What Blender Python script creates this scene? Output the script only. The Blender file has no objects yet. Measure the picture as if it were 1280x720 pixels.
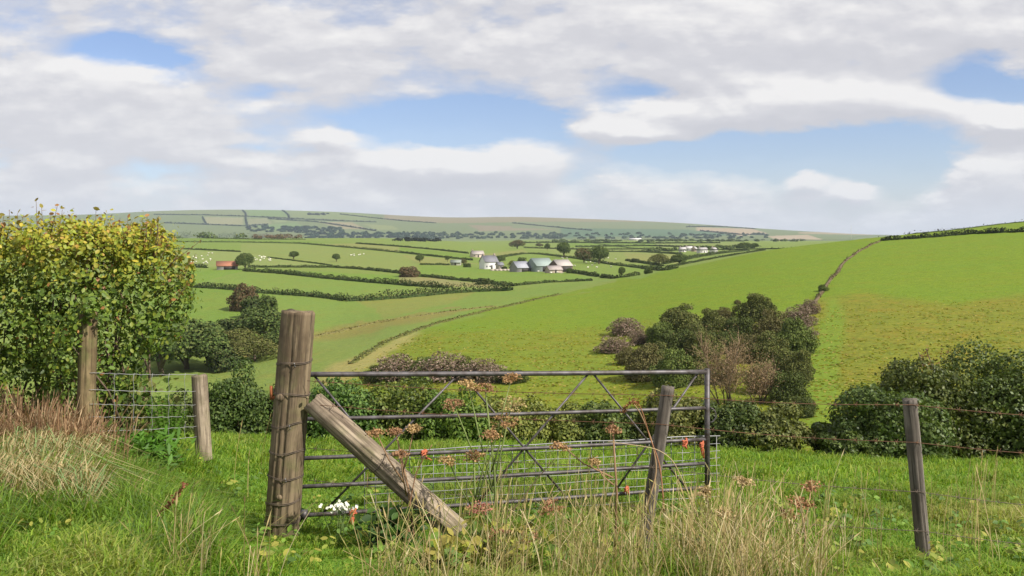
import bpy, math, random
import numpy as np
from mathutils import Vector

R = math.radians
FPX, HOR = 1120.0, 300.0           # focal length and eye level in pixels of the 1280 wide frame
SUN_AZ, SUN_EL = 122.0, 43.0
sc = bpy.context.scene
COL = sc.collection
rs = np.random.RandomState(11)

# ------------------------------------------------------------------ helpers
def nrm(a):
    return a / np.maximum(np.linalg.norm(a, axis=-1, keepdims=True), 1e-9)

def hash2(ix, iy, seed):
    h = (ix.astype(np.int64) * 374761393 + iy.astype(np.int64) * 668265263 + seed * 974634777) & 0x7fffffff
    h = ((h ^ (h >> 13)) * 1274126177) & 0x7fffffff
    return ((h ^ (h >> 16)) & 0xffff) / 65535.0

def vnoise(x, y, seed=0):
    x = np.asarray(x, float); y = np.asarray(y, float)
    ix = np.floor(x); iy = np.floor(y); fx = x - ix; fy = y - iy
    fx = fx * fx * (3 - 2 * fx); fy = fy * fy * (3 - 2 * fy)
    a = hash2(ix, iy, seed); b = hash2(ix + 1, iy, seed); c = hash2(ix, iy + 1, seed); d = hash2(ix + 1, iy + 1, seed)
    return (a * (1 - fx) + b * fx) * (1 - fy) + (c * (1 - fx) + d * fx) * fy

def fbm(x, y, seed=0, o=4):
    s = 0; a = .5
    for i in range(o):
        s = s + a * vnoise(x * 2 ** i, y * 2 ** i, seed + i); a *= .5
    return s / (1 - .5 ** o)

def tag(o, label=None, cat=None, group=None, kind=None):
    if label: o['label'] = label
    if cat: o['category'] = cat
    if group: o['group'] = group
    if kind: o['kind'] = kind
    return o

def empty(name, loc):
    o = bpy.data.objects.new(name, None); COL.objects.link(o); o.location = loc
    o.empty_display_size = .1
    return o

class G:
    """collects vertices, faces and a tint per vertex for ONE mesh"""
    def __init__(s): s.V = []; s.F = []; s.C = []; s.n = 0
    def add(s, V, F, C=None):
        V = np.asarray(V, float).reshape(-1, 3)
        for f in (F if isinstance(F, list) else [F]):
            f = np.asarray(f, int)
            if len(f): s.F.append(f + s.n)
        if C is None: C = (1, 1, 1)
        C = np.asarray(C, float)
        if C.ndim == 1: C = np.tile(C, (len(V), 1))
        if C.shape[1] == 3: C = np.hstack([C, np.ones((len(C), 1))])
        s.V.append(V); s.C.append(C); s.n += len(V)
        return s
    def box(s, c, size, rot=0, C=None, taper=1):
        x, y, z = [a / 2 for a in size]
        V = np.array([[i * x * (taper if k > 0 else 1), j * y * (taper if k > 0 else 1), k * z] for k in (-1, 1) for j in (-1, 1) for i in (-1, 1)])
        ca, sa = math.cos(rot), math.sin(rot)
        V = np.stack([V[:, 0] * ca - V[:, 1] * sa, V[:, 0] * sa + V[:, 1] * ca, V[:, 2]], 1) + np.array(c)
        return s.add(V, np.array([[0, 2, 3, 1], [4, 5, 7, 6], [0, 1, 5, 4], [2, 6, 7, 3], [0, 4, 6, 2], [1, 3, 7, 5]]), C)
    def tube(s, P, r, k=6, C=None, cap=True):
        P = np.asarray(P, float); n = len(P)
        r = np.broadcast_to(np.asarray(r, float), (n,))
        T = nrm(np.gradient(P, axis=0)); up = np.array([0, 0, 1.]) if abs(T[0, 2]) < .9 else np.array([1., 0, 0])
        A = nrm(np.cross(T, up)); B = np.cross(T, A)
        a = np.arange(k) * 2 * math.pi / k
        V = P[:, None] + r[:, None, None] * (A[:, None] * np.cos(a)[None, :, None] + B[:, None] * np.sin(a)[None, :, None])
        i = np.arange(n - 1)[:, None] * k; j = np.arange(k)[None]; j2 = (j + 1) % k
        F = [np.stack([i + j, i + j2, i + k + j2, i + k + j], -1).reshape(-1, 4)]
        V = V.reshape(-1, 3)
        if cap:
            V = np.vstack([V, P[:1], P[-1:]]); m = n * k; jj = np.arange(k); j3 = (jj + 1) % k
            F.append(np.stack([np.full(k, m), j3, jj], 1)); F.append(np.stack([np.full(k, m + 1), (n - 1) * k + jj, (n - 1) * k + j3], 1))
        if C is not None and np.ndim(C) == 2 and len(C) == n:
            C = np.vstack([np.repeat(C, k, 0), C[:1], C[-1:]]) if cap else np.repeat(C, k, 0)
        return s.add(V, F, C)
    def ball(s, c, r, C=None, nu=10, nv=7):
        r = np.broadcast_to(np.asarray(r, float), (3,))
        th = np.linspace(0, math.pi, nv); ph = np.arange(nu) * 2 * math.pi / nu
        V = np.stack([np.sin(th)[:, None] * np.cos(ph), np.sin(th)[:, None] * np.sin(ph), np.cos(th)[:, None] * np.ones(nu)], -1).reshape(-1, 3) * r + np.array(c)
        i = np.arange(nv - 1)[:, None] * nu; j = np.arange(nu)[None]; j2 = (j + 1) % nu
        return s.add(V, np.stack([i + j, i + nu + j, i + nu + j2, i + j2], -1).reshape(-1, 4), C)
    def build(s, name, mat, parent=None, loc=None, smooth=False):
        V = np.vstack(s.V); C = np.vstack(s.C)
        off = np.zeros(3)
        if parent is not None:
            p = parent
            while p is not None: off = off + np.array(p.location); p = p.parent
        elif loc is not None: off = np.array(loc, float)
        V = V - off
        me = bpy.data.meshes.new(name)
        me.vertices.add(len(V)); me.vertices.foreach_set('co', V.astype(np.float32).ravel())
        ls = []; st = []; p = 0
        for f in s.F:
            ls.append(f.ravel()); st.append(p + np.arange(len(f)) * f.shape[1]); p += f.size
        ls = np.concatenate(ls).astype(np.int32); st = np.concatenate(st).astype(np.int32)
        me.loops.add(len(ls)); me.loops.foreach_set('vertex_index', ls)
        me.polygons.add(len(st)); me.polygons.foreach_set('loop_start', st)
        if smooth: me.polygons.foreach_set('use_smooth', np.ones(len(st), bool))
        at = me.attributes.new('tint', 'FLOAT_COLOR', 'POINT'); at.data.foreach_set('color', C.astype(np.float32).ravel())
        me.update(calc_edges=True); me.validate()
        if mat: me.materials.append(mat)
        o = bpy.data.objects.new(name, me); COL.objects.link(o)
        if parent is not None: o.parent = parent
        elif loc is not None: o.location = loc
        return o

def copy_tree(o, parent=None):
    c = o.copy(); COL.objects.link(c)
    if parent is not None: c.parent = parent
    for ch in list(o.children): copy_tree(ch, c)
    return c

# ------------------------------------------------------------------ materials
def mat_new(name):
    m = bpy.data.materials.new(name); m.use_nodes = True
    nt = m.node_tree; nt.nodes.clear()
    out = nt.nodes.new('ShaderNodeOutputMaterial')
    return m, nt, out

def N(nt, typ, **kw):
    n = nt.nodes.new(typ)
    for k, v in kw.items():
        if k.startswith('i_'): n.inputs[k[2:].replace('_', ' ')].default_value = v
        elif k.startswith('n_'): n.inputs[int(k[2:])].default_value = v
        else: setattr(n, k, v)
    return n

def mth(nt, op, a, b=None, clamp=False):
    n = nt.nodes.new('ShaderNodeMath'); n.operation = op; n.use_clamp = clamp
    for i, v in enumerate((a, b)):
        if v is None: continue
        if isinstance(v, (int, float)): n.inputs[i].default_value = v
        else: nt.links.new(v, n.inputs[i])
    return n.outputs[0]

def mixc(nt, f, a, b, blend='MIX'):
    n = nt.nodes.new('ShaderNodeMix'); n.data_type = 'RGBA'; n.blend_type = blend; n.clamp_factor = True
    for i, v in ((0, f), (6, a), (7, b)):
        if isinstance(v, (int, float)): n.inputs[i].default_value = v
        elif isinstance(v, tuple): n.inputs[i].default_value = (*v[:3], 1)
        else: nt.links.new(v, n.inputs[i])
    return n.outputs[2]

def ramp(nt, f, stops):
    n = nt.nodes.new('ShaderNodeValToRGB'); e = n.color_ramp.elements
    while len(e) < len(stops): e.new(.5)
    for k, (p, c) in enumerate(stops):
        e[k].position = p; e[k].color = (*(c if isinstance(c, tuple) else (c, c, c)), 1)
    nt.links.new(f, n.inputs[0]); return n.outputs[0]

def noise(nt, scale, detail=4, vec=None, mapping=None, rough=.55, coord='Position'):
    if vec is None:
        vec = N(nt, 'ShaderNodeNewGeometry').outputs['Position'] if coord == 'Position' else N(nt, 'ShaderNodeTexCoord').outputs['Object']
    if mapping:
        mp = N(nt, 'ShaderNodeMapping'); mp.inputs['Scale'].default_value = mapping; nt.links.new(vec, mp.inputs[0]); vec = mp.outputs[0]
    n = N(nt, 'ShaderNodeTexNoise'); n.inputs['Scale'].default_value = scale; n.inputs['Detail'].default_value = detail; n.inputs['Roughness'].default_value = rough
    nt.links.new(vec, n.inputs['Vector']); return n.outputs['Fac']

def leaf_mat(name, trans=.3, rough=.5, spec=.3, gain=1.0):
    m, nt, out = mat_new(name)
    at = N(nt, 'ShaderNodeAttribute', attribute_name='tint')
    p = N(nt, 'ShaderNodeBsdfPrincipled'); p.inputs['Roughness'].default_value = rough; p.inputs['Specular IOR Level'].default_value = spec
    nt.links.new(at.outputs['Color'], p.inputs['Base Color'])
    t = N(nt, 'ShaderNodeBsdfTranslucent')
    nt.links.new(mixc(nt, 1.0, at.outputs['Color'], (1.3, 1.25, .6), 'MULTIPLY'), t.inputs['Color'])
    mx = N(nt, 'ShaderNodeMixShader'); mx.inputs[0].default_value = trans
    nt.links.new(p.outputs[0], mx.inputs[1]); nt.links.new(t.outputs[0], mx.inputs[2]); nt.links.new(mx.outputs[0], out.inputs[0])
    return m

def plain_mat(name, color, rough=.7, metal=0., spec=.4, var=.25, scale=6., bump=0., mapping=None, color2=None, use_tint=False):
    m, nt, out = mat_new(name)
    p = N(nt, 'ShaderNodeBsdfPrincipled'); p.inputs['Roughness'].default_value = rough; p.inputs['Metallic'].default_value = metal; p.inputs['Specular IOR Level'].default_value = spec
    f = noise(nt, scale, 5, mapping=mapping, coord='Object')
    c2 = color2 or tuple(c * (1 - var) for c in color)
    c1 = color if color2 else tuple(c * (1 + var) for c in color)
    c = mixc(nt, ramp(nt, f, [(.35, 0.), (.65, 1.)]), c1, c2)
    if use_tint:
        at = N(nt, 'ShaderNodeAttribute', attribute_name='tint'); c = mixc(nt, 1., c, at.outputs['Color'], 'MULTIPLY')
    nt.links.new(c, p.inputs['Base Color'])
    if bump:
        b = N(nt, 'ShaderNodeBump'); b.inputs['Strength'].default_value = bump; b.inputs['Distance'].default_value = .01
        nt.links.new(f, b.inputs['Height']); nt.links.new(b.outputs[0], p.inputs['Normal'])
    nt.links.new(p.outputs[0], out.inputs[0]); return m

def wood_mat(name, light, mid, dark, moss=0.):
    """weathered timber; grain runs along the object's own z"""
    m, nt, out = mat_new(name)
    p = N(nt, 'ShaderNodeBsdfPrincipled'); p.inputs['Roughness'].default_value = .85; p.inputs['Specular IOR Level'].default_value = .2
    g1 = noise(nt, 1, 6, mapping=(60, 60, 2.5), coord='Object', rough=.65)
    g2 = noise(nt, 1, 4, mapping=(16, 16, 1.3), coord='Object')
    g3 = noise(nt, 1, 5, mapping=(5, 5, 4), coord='Object')
    c = mixc(nt, ramp(nt, g2, [(.35, 0.), (.62, 1.)]), mid, light)
    c = mixc(nt, ramp(nt, g1, [(.45, 0.), (.62, .8)]), c, dark)
    c = mixc(nt, ramp(nt, g3, [(.48, 0.), (.64, .85)]), c, tuple(a * .6 for a in mid))
    if moss:
        c = mixc(nt, ramp(nt, noise(nt, 1, 5, mapping=(9, 9, 6), coord='Object'), [(.5, 0.), (.68, moss)]), c, (.16, .17, .06))
    nt.links.new(c, p.inputs['Base Color'])
    b = N(nt, 'ShaderNodeBump'); b.inputs['Strength'].default_value = .9; b.inputs['Distance'].default_value = .006
    nt.links.new(g1, b.inputs['Height']); nt.links.new(b.outputs[0], p.inputs['Normal'])
    nt.links.new(p.outputs[0], out.inputs[0]); return m

M = dict(
    grass=leaf_mat('grass_blade', .45, .6, .15), leaf=leaf_mat('leaf', .22, .55, .25), gloss=leaf_mat('glossy_leaf', .25, .5, .28),
    far=leaf_mat('far_foliage', .08, .8, .1), dry=leaf_mat('dry_stem', .25, .8, .1),
    bark=plain_mat('bark', (.10, .075, .05), .9, scale=9, bump=.5), twig=plain_mat('twig', (.13, .09, .06), .9),
    wood=wood_mat('grey_brown_timber', (.23, .175, .11), (.14, .10, .062), (.035, .026, .017), .35),
    wood_pale=wood_mat('pale_timber', (.37, .30, .22), (.22, .17, .12), (.065, .048, .034), .3),
    wood_grey=wood_mat('grey_timber', (.23, .20, .17), (.13, .11, .09), (.04, .033, .028)),
    wood_lichen=wood_mat('lichen_timber', (.25, .19, .10), (.16, .115, .06), (.05, .036, .02), .6),
    galv=plain_mat('galvanised_tube', (.12, .11, .115), .5, .3, var=.25, scale=14, color2=(.05, .04, .035)),
    wire=plain_mat('galvanised_wire', (.30, .30, .30), .55, .4, var=.2), rustwire=plain_mat('rusty_wire', (.14, .07, .038), .8, .2, var=.35, scale=20),
    darkwire=plain_mat('dull_wire', (.13, .10, .075), .7, .3, var=.3, scale=20),
    rust=plain_mat('rust', (.30, .10, .035), .85, .1, var=.4, scale=30, bump=.3), twine=plain_mat('orange_twine', (.42, .11, .05), .7, var=.2, scale=40),
    white=plain_mat('white_petal', (.6, .6, .5), .7, var=.1), tint=plain_mat('tinted', (1, 1, 1), .8, var=.08, scale=2, use_tint=True),
)

# ------------------------------------------------------------------ terrain: (depth m, picture height) profiles per bearing, made into one height field
def near(yb, edge, ye, dip):
    return [(.3, 300 + 1.55 * FPX / .3), (2, 300 + 1.6 * FPX / 2), (4.4, yb)]
PLAIN_L = [(230, 425), (265, 403), (340, 370), (420, 350), (520, 335.5), (720, 319), (1000, 307.5), (1300, 300), (1500, 297.5), (1700, 298), (2600, 322), (3800, 318)]
PLAIN_R = [(520, 336), (760, 322), (1100, 313), (1600, 306.5), (2300, 301), (2900, 300), (3300, 303), (3800, 306)]
def farhill(crest, base=297):
    return [(4400, base), (5000, base - (base - crest) * .33), (6000, base - (base - crest) * .8), (6800, crest), (7300, crest + 1), (9000, crest + 12)]
def prof(g44, g64, g90, e20, mid, far, crest, base=297):
    # g44.. picture heights of the ground at 4.4, 6.4, 9 and 20 m
    return [(.3, 300 + 1.55 * FPX / .3), (2, 300 + 1.62 * FPX / 2), (4.4, g44), (6.4, g64), (9, g90), (20, e20), (30, e20 + 50), (60, e20 + 100)] + mid + far + farhill(crest, base)
VL = [(100, 608), (140, 548), (175, 485)]
cols = {
 -900: prof(700, 590, 530, 520, VL, PLAIN_L, 268), -300: prof(703, 605, 536, 532, VL, PLAIN_L, 270), 0: prof(708, 618, 542, 540, VL, PLAIN_L, 269),
 110: prof(710, 628, 546, 540, VL, PLAIN_L, 268), 190: prof(716, 640, 556, 544, VL, PLAIN_L, 263.2), 270: prof(724, 662, 575, 546, VL, PLAIN_L, 261.2),
 350: prof(728, 672, 594, 548, [(100, 600), (140, 528), (175, 462)], PLAIN_L, 262), 430: prof(732, 675, 600, 550, [(100, 585), (135, 500), (155, 466), (190, 436)], PLAIN_L, 264.5),
 500: prof(734, 677, 604, 552, [(95, 585), (130, 495), (155, 455), (200, 417)], [(250, 398)] + PLAIN_L[2:], 269),
 570: prof(735, 678, 606, 553, [(90, 590), (125, 495), (150, 455), (190, 420), (240, 395)], [(310, 376), (400, 354), (520, 336), (740, 320), (1050, 309.5), (1350, 304), (1700, 301.5), (2300, 302), (2900, 306), (3800, 306)], 272),
 640: prof(736, 679, 608, 554, [(85, 600), (115, 510), (140, 470), (165, 440), (215, 402), (260, 384)], [(310, 371), (400, 352)] + PLAIN_R, 270),
 760: prof(738, 682, 612, 557, [(80, 610), (105, 530), (135, 470), (165, 438), (215, 398), (280, 367), (335, 352.5)], [(375, 351), (430, 345)] + PLAIN_R, 274),
 850: prof(740, 685, 614, 560, [(75, 620), (100, 530), (125, 475), (155, 437), (195, 398), (240, 369), (290, 348), (350, 334.5)], [(410, 337)] + PLAIN_R, 278),
 960: prof(741, 688, 617, 565, [(70, 620), (92, 545), (120, 480), (145, 440), (178, 400), (212, 370), (255, 345), (310, 324), (370, 311)], [(430, 316), (560, 319), (800, 313), (1300, 307), (1900, 302.5), (2600, 301), (3300, 304), (3800, 306)], 286),
 1090: prof(742, 686, 616, 570, [(65, 625), (85, 560), (110, 487), (135, 440), (165, 400), (195, 371), (230, 346), (280, 320), (330, 304.5), (382, 296)], [(450, 302), (600, 310), (900, 308), (1500, 305), (2600, 301), (3800, 306)], 293.5, 300),
 1280: prof(744, 694, 622, 576, [(60, 640), (80, 572), (100, 500), (118, 460), (142, 420), (165, 390), (195, 360), (235, 330), (275, 308), (330, 289.5), (380, 281.5), (430, 276)], [(500, 281), (700, 290), (1200, 300), (2600, 302), (3800, 306)], 295, 300),
 1600: prof(748, 704, 630, 584, [(60, 640), (80, 565), (100, 492), (118, 450), (142, 410), (165, 380), (195, 348), (235, 317), (275, 294), (330, 276), (380, 268), (430, 263)], [(500, 270), (700, 285), (1200, 300), (2600, 302), (3800, 306)], 295, 300),
 2200: prof(752, 714, 638, 590, [(60, 640), (80, 555), (100, 482), (118, 438), (142, 398), (165, 366), (195, 334), (235, 302), (275, 280), (330, 262), (380, 254), (430, 250)], [(500, 258), (700, 280), (1200, 300), (2600, 302), (3800, 306)], 295, 300),
}
LY = np.linspace(math.log(.3), math.log(9000), 1100)
PX = np.arange(-900, 2201, 5.0)
keys = sorted(cols)
tabk = []
for k in keys:
    a = np.array(cols[k]); tabk.append(np.interp(LY, np.log(a[:, 0]), a[:, 1]))
tabk = np.array(tabk)
TAB = np.array([np.interp(PX, keys, tabk[:, j]) for j in range(len(LY))]).T
def gsm(a, sig, ax):
    r = int(sig * 3); k = np.exp(-np.arange(-r, r + 1) ** 2 / (2 * sig * sig)); k /= k.sum()
    p = [(0, 0), (0, 0)]; p[ax] = (r, r); b = np.pad(a, p, mode='edge')
    return np.apply_along_axis(lambda v: np.convolve(v, k, 'valid'), ax, b)
near_rows = np.exp(LY) < 3.5
TS = gsm(gsm(TAB, 3.0, 1), 5.0, 0)
TS[:, near_rows] = TAB[:, near_rows]
def ypx(px, Y):
    px = np.asarray(px, float); Y = np.asarray(Y, float)
    i = np.clip((px - PX[0]) / 5.0, 0, len(PX) - 1.001); j = np.clip((np.log(Y) - LY[0]) / (LY[1] - LY[0]), 0, len(LY) - 1.001)
    a = i.astype(int); b = j.astype(int); fx = i - a; fy = j - b
    return (TS[a, b] * (1 - fx) + TS[a + 1, b] * fx) * (1 - fy) + (TS[a, b + 1] * (1 - fx) + TS[a + 1, b + 1] * fx) * fy
def gz(X, Y):
    X = np.asarray(X, float); Y = np.asarray(Y, float)
    z = (HOR - ypx(640 + FPX * X / Y, Y)) / FPX * Y
    amp = np.clip((Y - 3) / 6, 0, 1) * .05 + np.clip((Y - 60) / 200, 0, 1) * .35
    return z + amp * (fbm(X * .35, Y * .35, 5) - .5) * np.where(Y < 3500, 1, 0)
def gpt(px, Y):
    X = (px - 640) / FPX * Y
    return np.array([X, Y, float(gz(X, Y))])
YS = np.exp(np.linspace(math.log(60), math.log(6900), 3000))
def unp(px, py, ymin=120, ymax=6900):
    """ground point seen at picture position px, py, searched outward from ymin"""
    Y = YS[(YS >= ymin) & (YS <= ymax)]; yy = ypx(px + 0 * Y, Y)
    k = np.nonzero(yy <= py)[0]
    k = k[0] if len(k) else int(np.argmin(np.abs(yy - py)))
    return gpt(px, Y[k])
def P3(px, py, Y):
    return np.array([(px - 640) / FPX * Y, Y, (HOR - py) / FPX * Y])

def inpoly(x, y, poly):
    c = np.zeros(x.shape, bool); n = len(poly)
    for i in range(n):
        x1, y1 = poly[i]; x2, y2 = poly[i - 1]
        if y1 == y2: continue
        t = ((y1 > y) != (y2 > y)) & (x < (x2 - x1) * (y - y1) / (y2 - y1) + x1); c ^= t
    return c

Yr = [.3]
while Yr[-1] < 9000:
    y = Yr[-1]
    Yr.append(y * (1.06 if y < 3 else 1.022 if y < 30 else 1.025 if y < 140 else 1.011 if y < 1700 else 1.04 if y < 4300 else 1.0055 if y < 7000 else 1.05))
Yr = np.array(Yr)
cp = np.concatenate([np.arange(-620, -40, 20), np.arange(-40, 1320, 3.2), np.arange(1320, 1900, 20)])
gpx, gY = np.meshgrid(cp, Yr)
gX = (gpx - 640) / FPX * gY
gZ = gz(gX, gY)
gy0 = ypx(gpx, gY)
wob_ = np.clip(gY / 40, 1, 22)
gpx0 = gpx
gy = gy0 + np.where((gY > 50) & (gY < 300), 9, .6) * (fbm(gX / 9, gY / 14, 61, 4) - .5) * 2
gpx = gpx + np.where((gY > 50) & (gY < 260), 16, 0) * (fbm(gX / 8 + 40, gY / 12, 63, 4) - .5)
# ground cover of each field: colour + how patchy it is (alpha)
c = np.zeros(gpx.shape + (4,)); c[:] = (.11, .20, .02, .25)
def zone(poly, y0, y1, colr, patch=.3):
    m = inpoly(gpx, gy, poly) & (gY >= y0) & (gY <= y1); c[m] = (*colr, patch)
HILL, HILLB = (.130, .194, .016), (.160, .176, .021)
c[(gY > 35)] = (.12, .185, .03, .35)
c[(gY > 150) & (gY < 4200)] = (.15, .205, .045, .5)
hill = (gY > 60) & (gY < 520) & (gy < 640) & (gpx > np.interp(gy, [352, 385, 405, 428, 460, 500], [770, 622, 549, 480, 425, 380]))
c[hill] = (*HILL, .5)
c[hill & (gpx > 1010) & (gy > 372 + 6 * np.sin(gpx / 30)) & (gY < 260)] = (*HILLB, .9)
c[hill & (gpx < 1035) & (gy > 400 + (gpx < 800) * 15) & (gY < 230)] = (.145, .184, .018, .8)
zone([(1000, 560), (1010, 470), (1035, 380), (1050, 372), (1056, 420), (1045, 560)], 60, 260, (.14, .205, .022), .4)
F1, F2, F3, F4, F5 = (.142, .205, .04), (.165, .21, .055), (.185, .205, .06), (.128, .195, .032), (.20, .195, .075)
for poly, colr in [
  ([(180, 357), (287, 360), (330, 366), (330, 420), (180, 430)], F4), ([(240, 357), (308, 340), (400, 347), (520, 358), (520, 366), (430, 374), (320, 364)], F1),
  ([(230, 336), (310, 336), (520, 345), (520, 357), (400, 346), (307, 338), (240, 356)], (.132, .208, .033)), ([(210, 312), (300, 315), (340, 322), (415, 333), (310, 334), (210, 334)], (.18, .225, .065)),
  ([(300, 305), (375, 305), (520, 319), (525, 343), (435, 335), (375, 327), (300, 315)], F2), ([(210, 303), (300, 303), (300, 314), (210, 311)], F1), ([(210, 296), (440, 303), (375, 304), (210, 302)], F4),
  ([(440, 304), (520, 310), (520, 317), (400, 306)], F3), ([(330, 366), (430, 376), (520, 366), (640, 362), (740, 351), (690, 370), (615, 386), (478, 428), (420, 459), (330, 440)], F1),
  ([(300, 441), (389, 419), (478, 399), (567, 386), (620, 382), (560, 394), (480, 412), (400, 432), (320, 455), (280, 460)], (.175, .175, .045)),
  ([(440, 374), (520, 366), (600, 364), (560, 380), (480, 395)], (.17, .195, .045)),
  ([(395, 472), (430, 452), (478, 432), (520, 415), (524, 420), (484, 444), (440, 470), (410, 482)], (.25, .235, .075)), ([(640, 341.5), (700, 343), (706, 339.5), (640, 338.5)], (.36, .32, .26)),
  ([(500, 309), (585, 318), (595, 325), (500, 316)], F4), ([(500, 318), (555, 323), (600, 330), (525, 330)], F3), ([(525, 331), (590, 334), (715, 342), (742, 349), (690, 352), (635, 357), (595, 350), (525, 344)], (.135, .205, .035)),
  ([(500, 344), (525, 346), (620, 356), (630, 361), (500, 355)], F5), ([(625, 322), (675, 317), (765, 330), (830, 338), (800, 349), (715, 340), (660, 330)], F1),
  ([(660, 309), (820, 311), (840, 330), (765, 329), (700, 318)], F2), ([(700, 303), (820, 304), (820, 309), (700, 309)], F4), ([(780, 316), (850, 318), (850, 330), (785, 325)], F3),
  ([(820, 303), (940, 303), (940, 310), (820, 310)], F2), ([(600, 318), (655, 312), (660, 316), (625, 322)], F3)]:
    zone(poly, 225 if poly[0][0] != 395 else 120, 2600, colr, .5)
for _ in range(4):                       # grass types shade into one another on the near hill
    k_ = c.copy(); k_[1:-1, 1:-1] = (c[:-2, 1:-1] + c[2:, 1:-1] + c[1:-1, :-2] + c[1:-1, 2:] + 2 * c[1:-1, 1:-1]) / 6
    mm = (gY > 50) & (gY < 260); c[mm] = k_[mm]
far = gY > 4200
n1 = fbm(gX / 500, gY / 500, 9); 
c[far] = (.12, .15, .06, .2)
for poly, colr in [
  ([(190, 262), (305, 262), (310, 270), (190, 268)], (.17, .20, .085)), ([(308, 262), (357, 262), (362, 271), (311, 271)], (.15, .215, .07)), ([(360, 262), (420, 262), (470, 270), (450, 275), (366, 271)], (.17, .21, .075)),
  ([(255, 271), (303, 272), (305, 281), (258, 280)], (.24, .24, .12)), ([(312, 273), (335, 273), (340, 281), (312, 282)], (.21, .22, .11)), ([(395, 277), (440, 278), (460, 287), (430, 286)], (.26, .23, .12)),
  ([(320, 282), (370, 278), (385, 286), (340, 288)], (.15, .22, .08)), ([(455, 280), (490, 282), (500, 287), (470, 287)], (.20, .23, .09)), ([(340, 274), (360, 274), (360, 278), (342, 278)], (.2, .24, .1)),
  ([(480, 268), (1000, 268), (1000, 285), (820, 278), (700, 277), (560, 279), (480, 275)], (.22, .19, .10)), ([(585, 281), (640, 283), (700, 287), (600, 289)], (.22, .185, .11)), ([(640, 277), (800, 279), (930, 288), (800, 290), (640, 285)], (.16, .19, .085)),
  ([(700, 285), (860, 287), (930, 294), (700, 297)], (.09, .15, .075)), ([(870, 284), (940, 286), (960, 292), (930, 295), (870, 288)], (.34, .27, .17)), ([(960, 295), (1010, 293.5), (1030, 300), (970, 300)], (.36, .29, .19)), ([(1000, 290), (1090, 290), (1090, 294), (1000, 292)], (.30, .25, .15))]:
    zone(poly, 4200, 7000, tuple(a * .82 for a in colr), .15)
g = G()
ncol = len(cp); ii = np.arange(len(Yr) - 1)[:, None] * ncol; jj = np.arange(ncol - 1)[None]
g.add(np.stack([gX, gY, gZ], -1).reshape(-1, 3), np.stack([ii + jj, ii + jj + 1, ii + ncol + jj + 1, ii + ncol + jj], -1).reshape(-1, 4), c.reshape(-1, 4))
m, nt, out = mat_new('field_ground')
at = N(nt, 'ShaderNodeAttribute', attribute_name='tint')
p = N(nt, 'ShaderNodeBsdfPrincipled'); p.inputs['Roughness'].default_value = .95; p.inputs['Specular IOR Level'].default_value = .1
na = noise(nt, .035, 6, rough=.6); nb = noise(nt, 1.7, 5, mapping=(.34, .6, 1.6), rough=.68); nc = noise(nt, .16, 5, rough=.65); nd = noise(nt, 2.2, 4, rough=.7)
col = at.outputs['Color']
col = mixc(nt, mth(nt, 'MULTIPLY', ramp(nt, na, [(.42, 0.), (.62, 1.)]), mth(nt, 'MULTIPLY', at.outputs['Alpha'], .55)), col, mixc(nt, 1., col, (1.25, .98, 1.0), 'MULTIPLY'))
col = mixc(nt, mth(nt, 'MULTIPLY', ramp(nt, nc, [(.5, 0.), (.68, 1.)]), mth(nt, 'MULTIPLY', at.outputs['Alpha'], .7)), col, mixc(nt, 1., col, (1.25, .86, .9), 'MULTIPLY'))
col = mixc(nt, mth(nt, 'MULTIPLY', ramp(nt, nb, [(.46, 0.), (.58, 1.)]), mth(nt, 'MULTIPLY', at.outputs['Alpha'], .85)), col, mixc(nt, 1., col, (.62, .74, .7), 'MULTIPLY'))
col = mixc(nt, .5, col, mixc(nt, 1., col, ramp(nt, nd, [(.3, .55), (.7, 1.45)]), 'MULTIPLY'))
nt.links.new(col, p.inputs['Base Color'])
b = N(nt, 'ShaderNodeBump'); b.inputs['Strength'].default_value = .6; b.inputs['Distance'].default_value = .25
nt.links.new(nb, b.inputs['Height']); nt.links.new(b.outputs[0], p.inputs['Normal'])
nt.links.new(p.outputs[0], out.inputs[0])
ground = g.build('ground', m, smooth=True); tag(ground, 'rolling green pasture running from the gate across a valley to a far moor', 'ground', kind='structure')

# ------------------------------------------------------------------ foliage tools
def leaves(g, P, Nn, size, C, rng, aspect=.6, fold=.2, hexa=False, droop=.0):
    n = len(P)
    rnd = rng.normal(size=(n, 3)); T = nrm(np.cross(Nn, rnd)); T[:, 2] -= droop; T = nrm(T)
    B = nrm(np.cross(Nn, T)); Nn = nrm(np.cross(T, B))
    s = (size * rng.uniform(.65, 1.35, n))[:, None]
    w = s * aspect * .5
    if hexa:
        V = np.stack([P - T * s * .5, P - T * s * .2 + B * w * .9 + Nn * w * fold, P + T * s * .2 + B * w + Nn * w * fold, P + T * s * .55, P + T * s * .2 - B * w + Nn * w * fold, P - T * s * .2 - B * w * .9 + Nn * w * fold], 1)
        i = np.arange(n)[:, None] * 6
        F = np.vstack([i + np.array([0, 1, 2, 3]), i + np.array([0, 3, 4, 5])]); k = 6
    else:
        V = np.stack([P - T * s * .5, P + B * w + Nn * w * fold, P + T * s * .5, P - B * w + Nn * w * fold], 1)
        F = np.arange(n)[:, None] * 4 + np.array([0, 1, 2, 3]); k = 4
    g.add(V.reshape(-1, 3), F, np.repeat(C, k, 0))

def palette(rng, n, cols, weights=None, jit=.22):
    cols = np.array(cols, float); k = rng.choice(len(cols), n, p=None if weights is None else np.array(weights) / sum(weights))
    return cols[k] * rng.uniform(1 - jit, 1 + jit, (n, 1))

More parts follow.
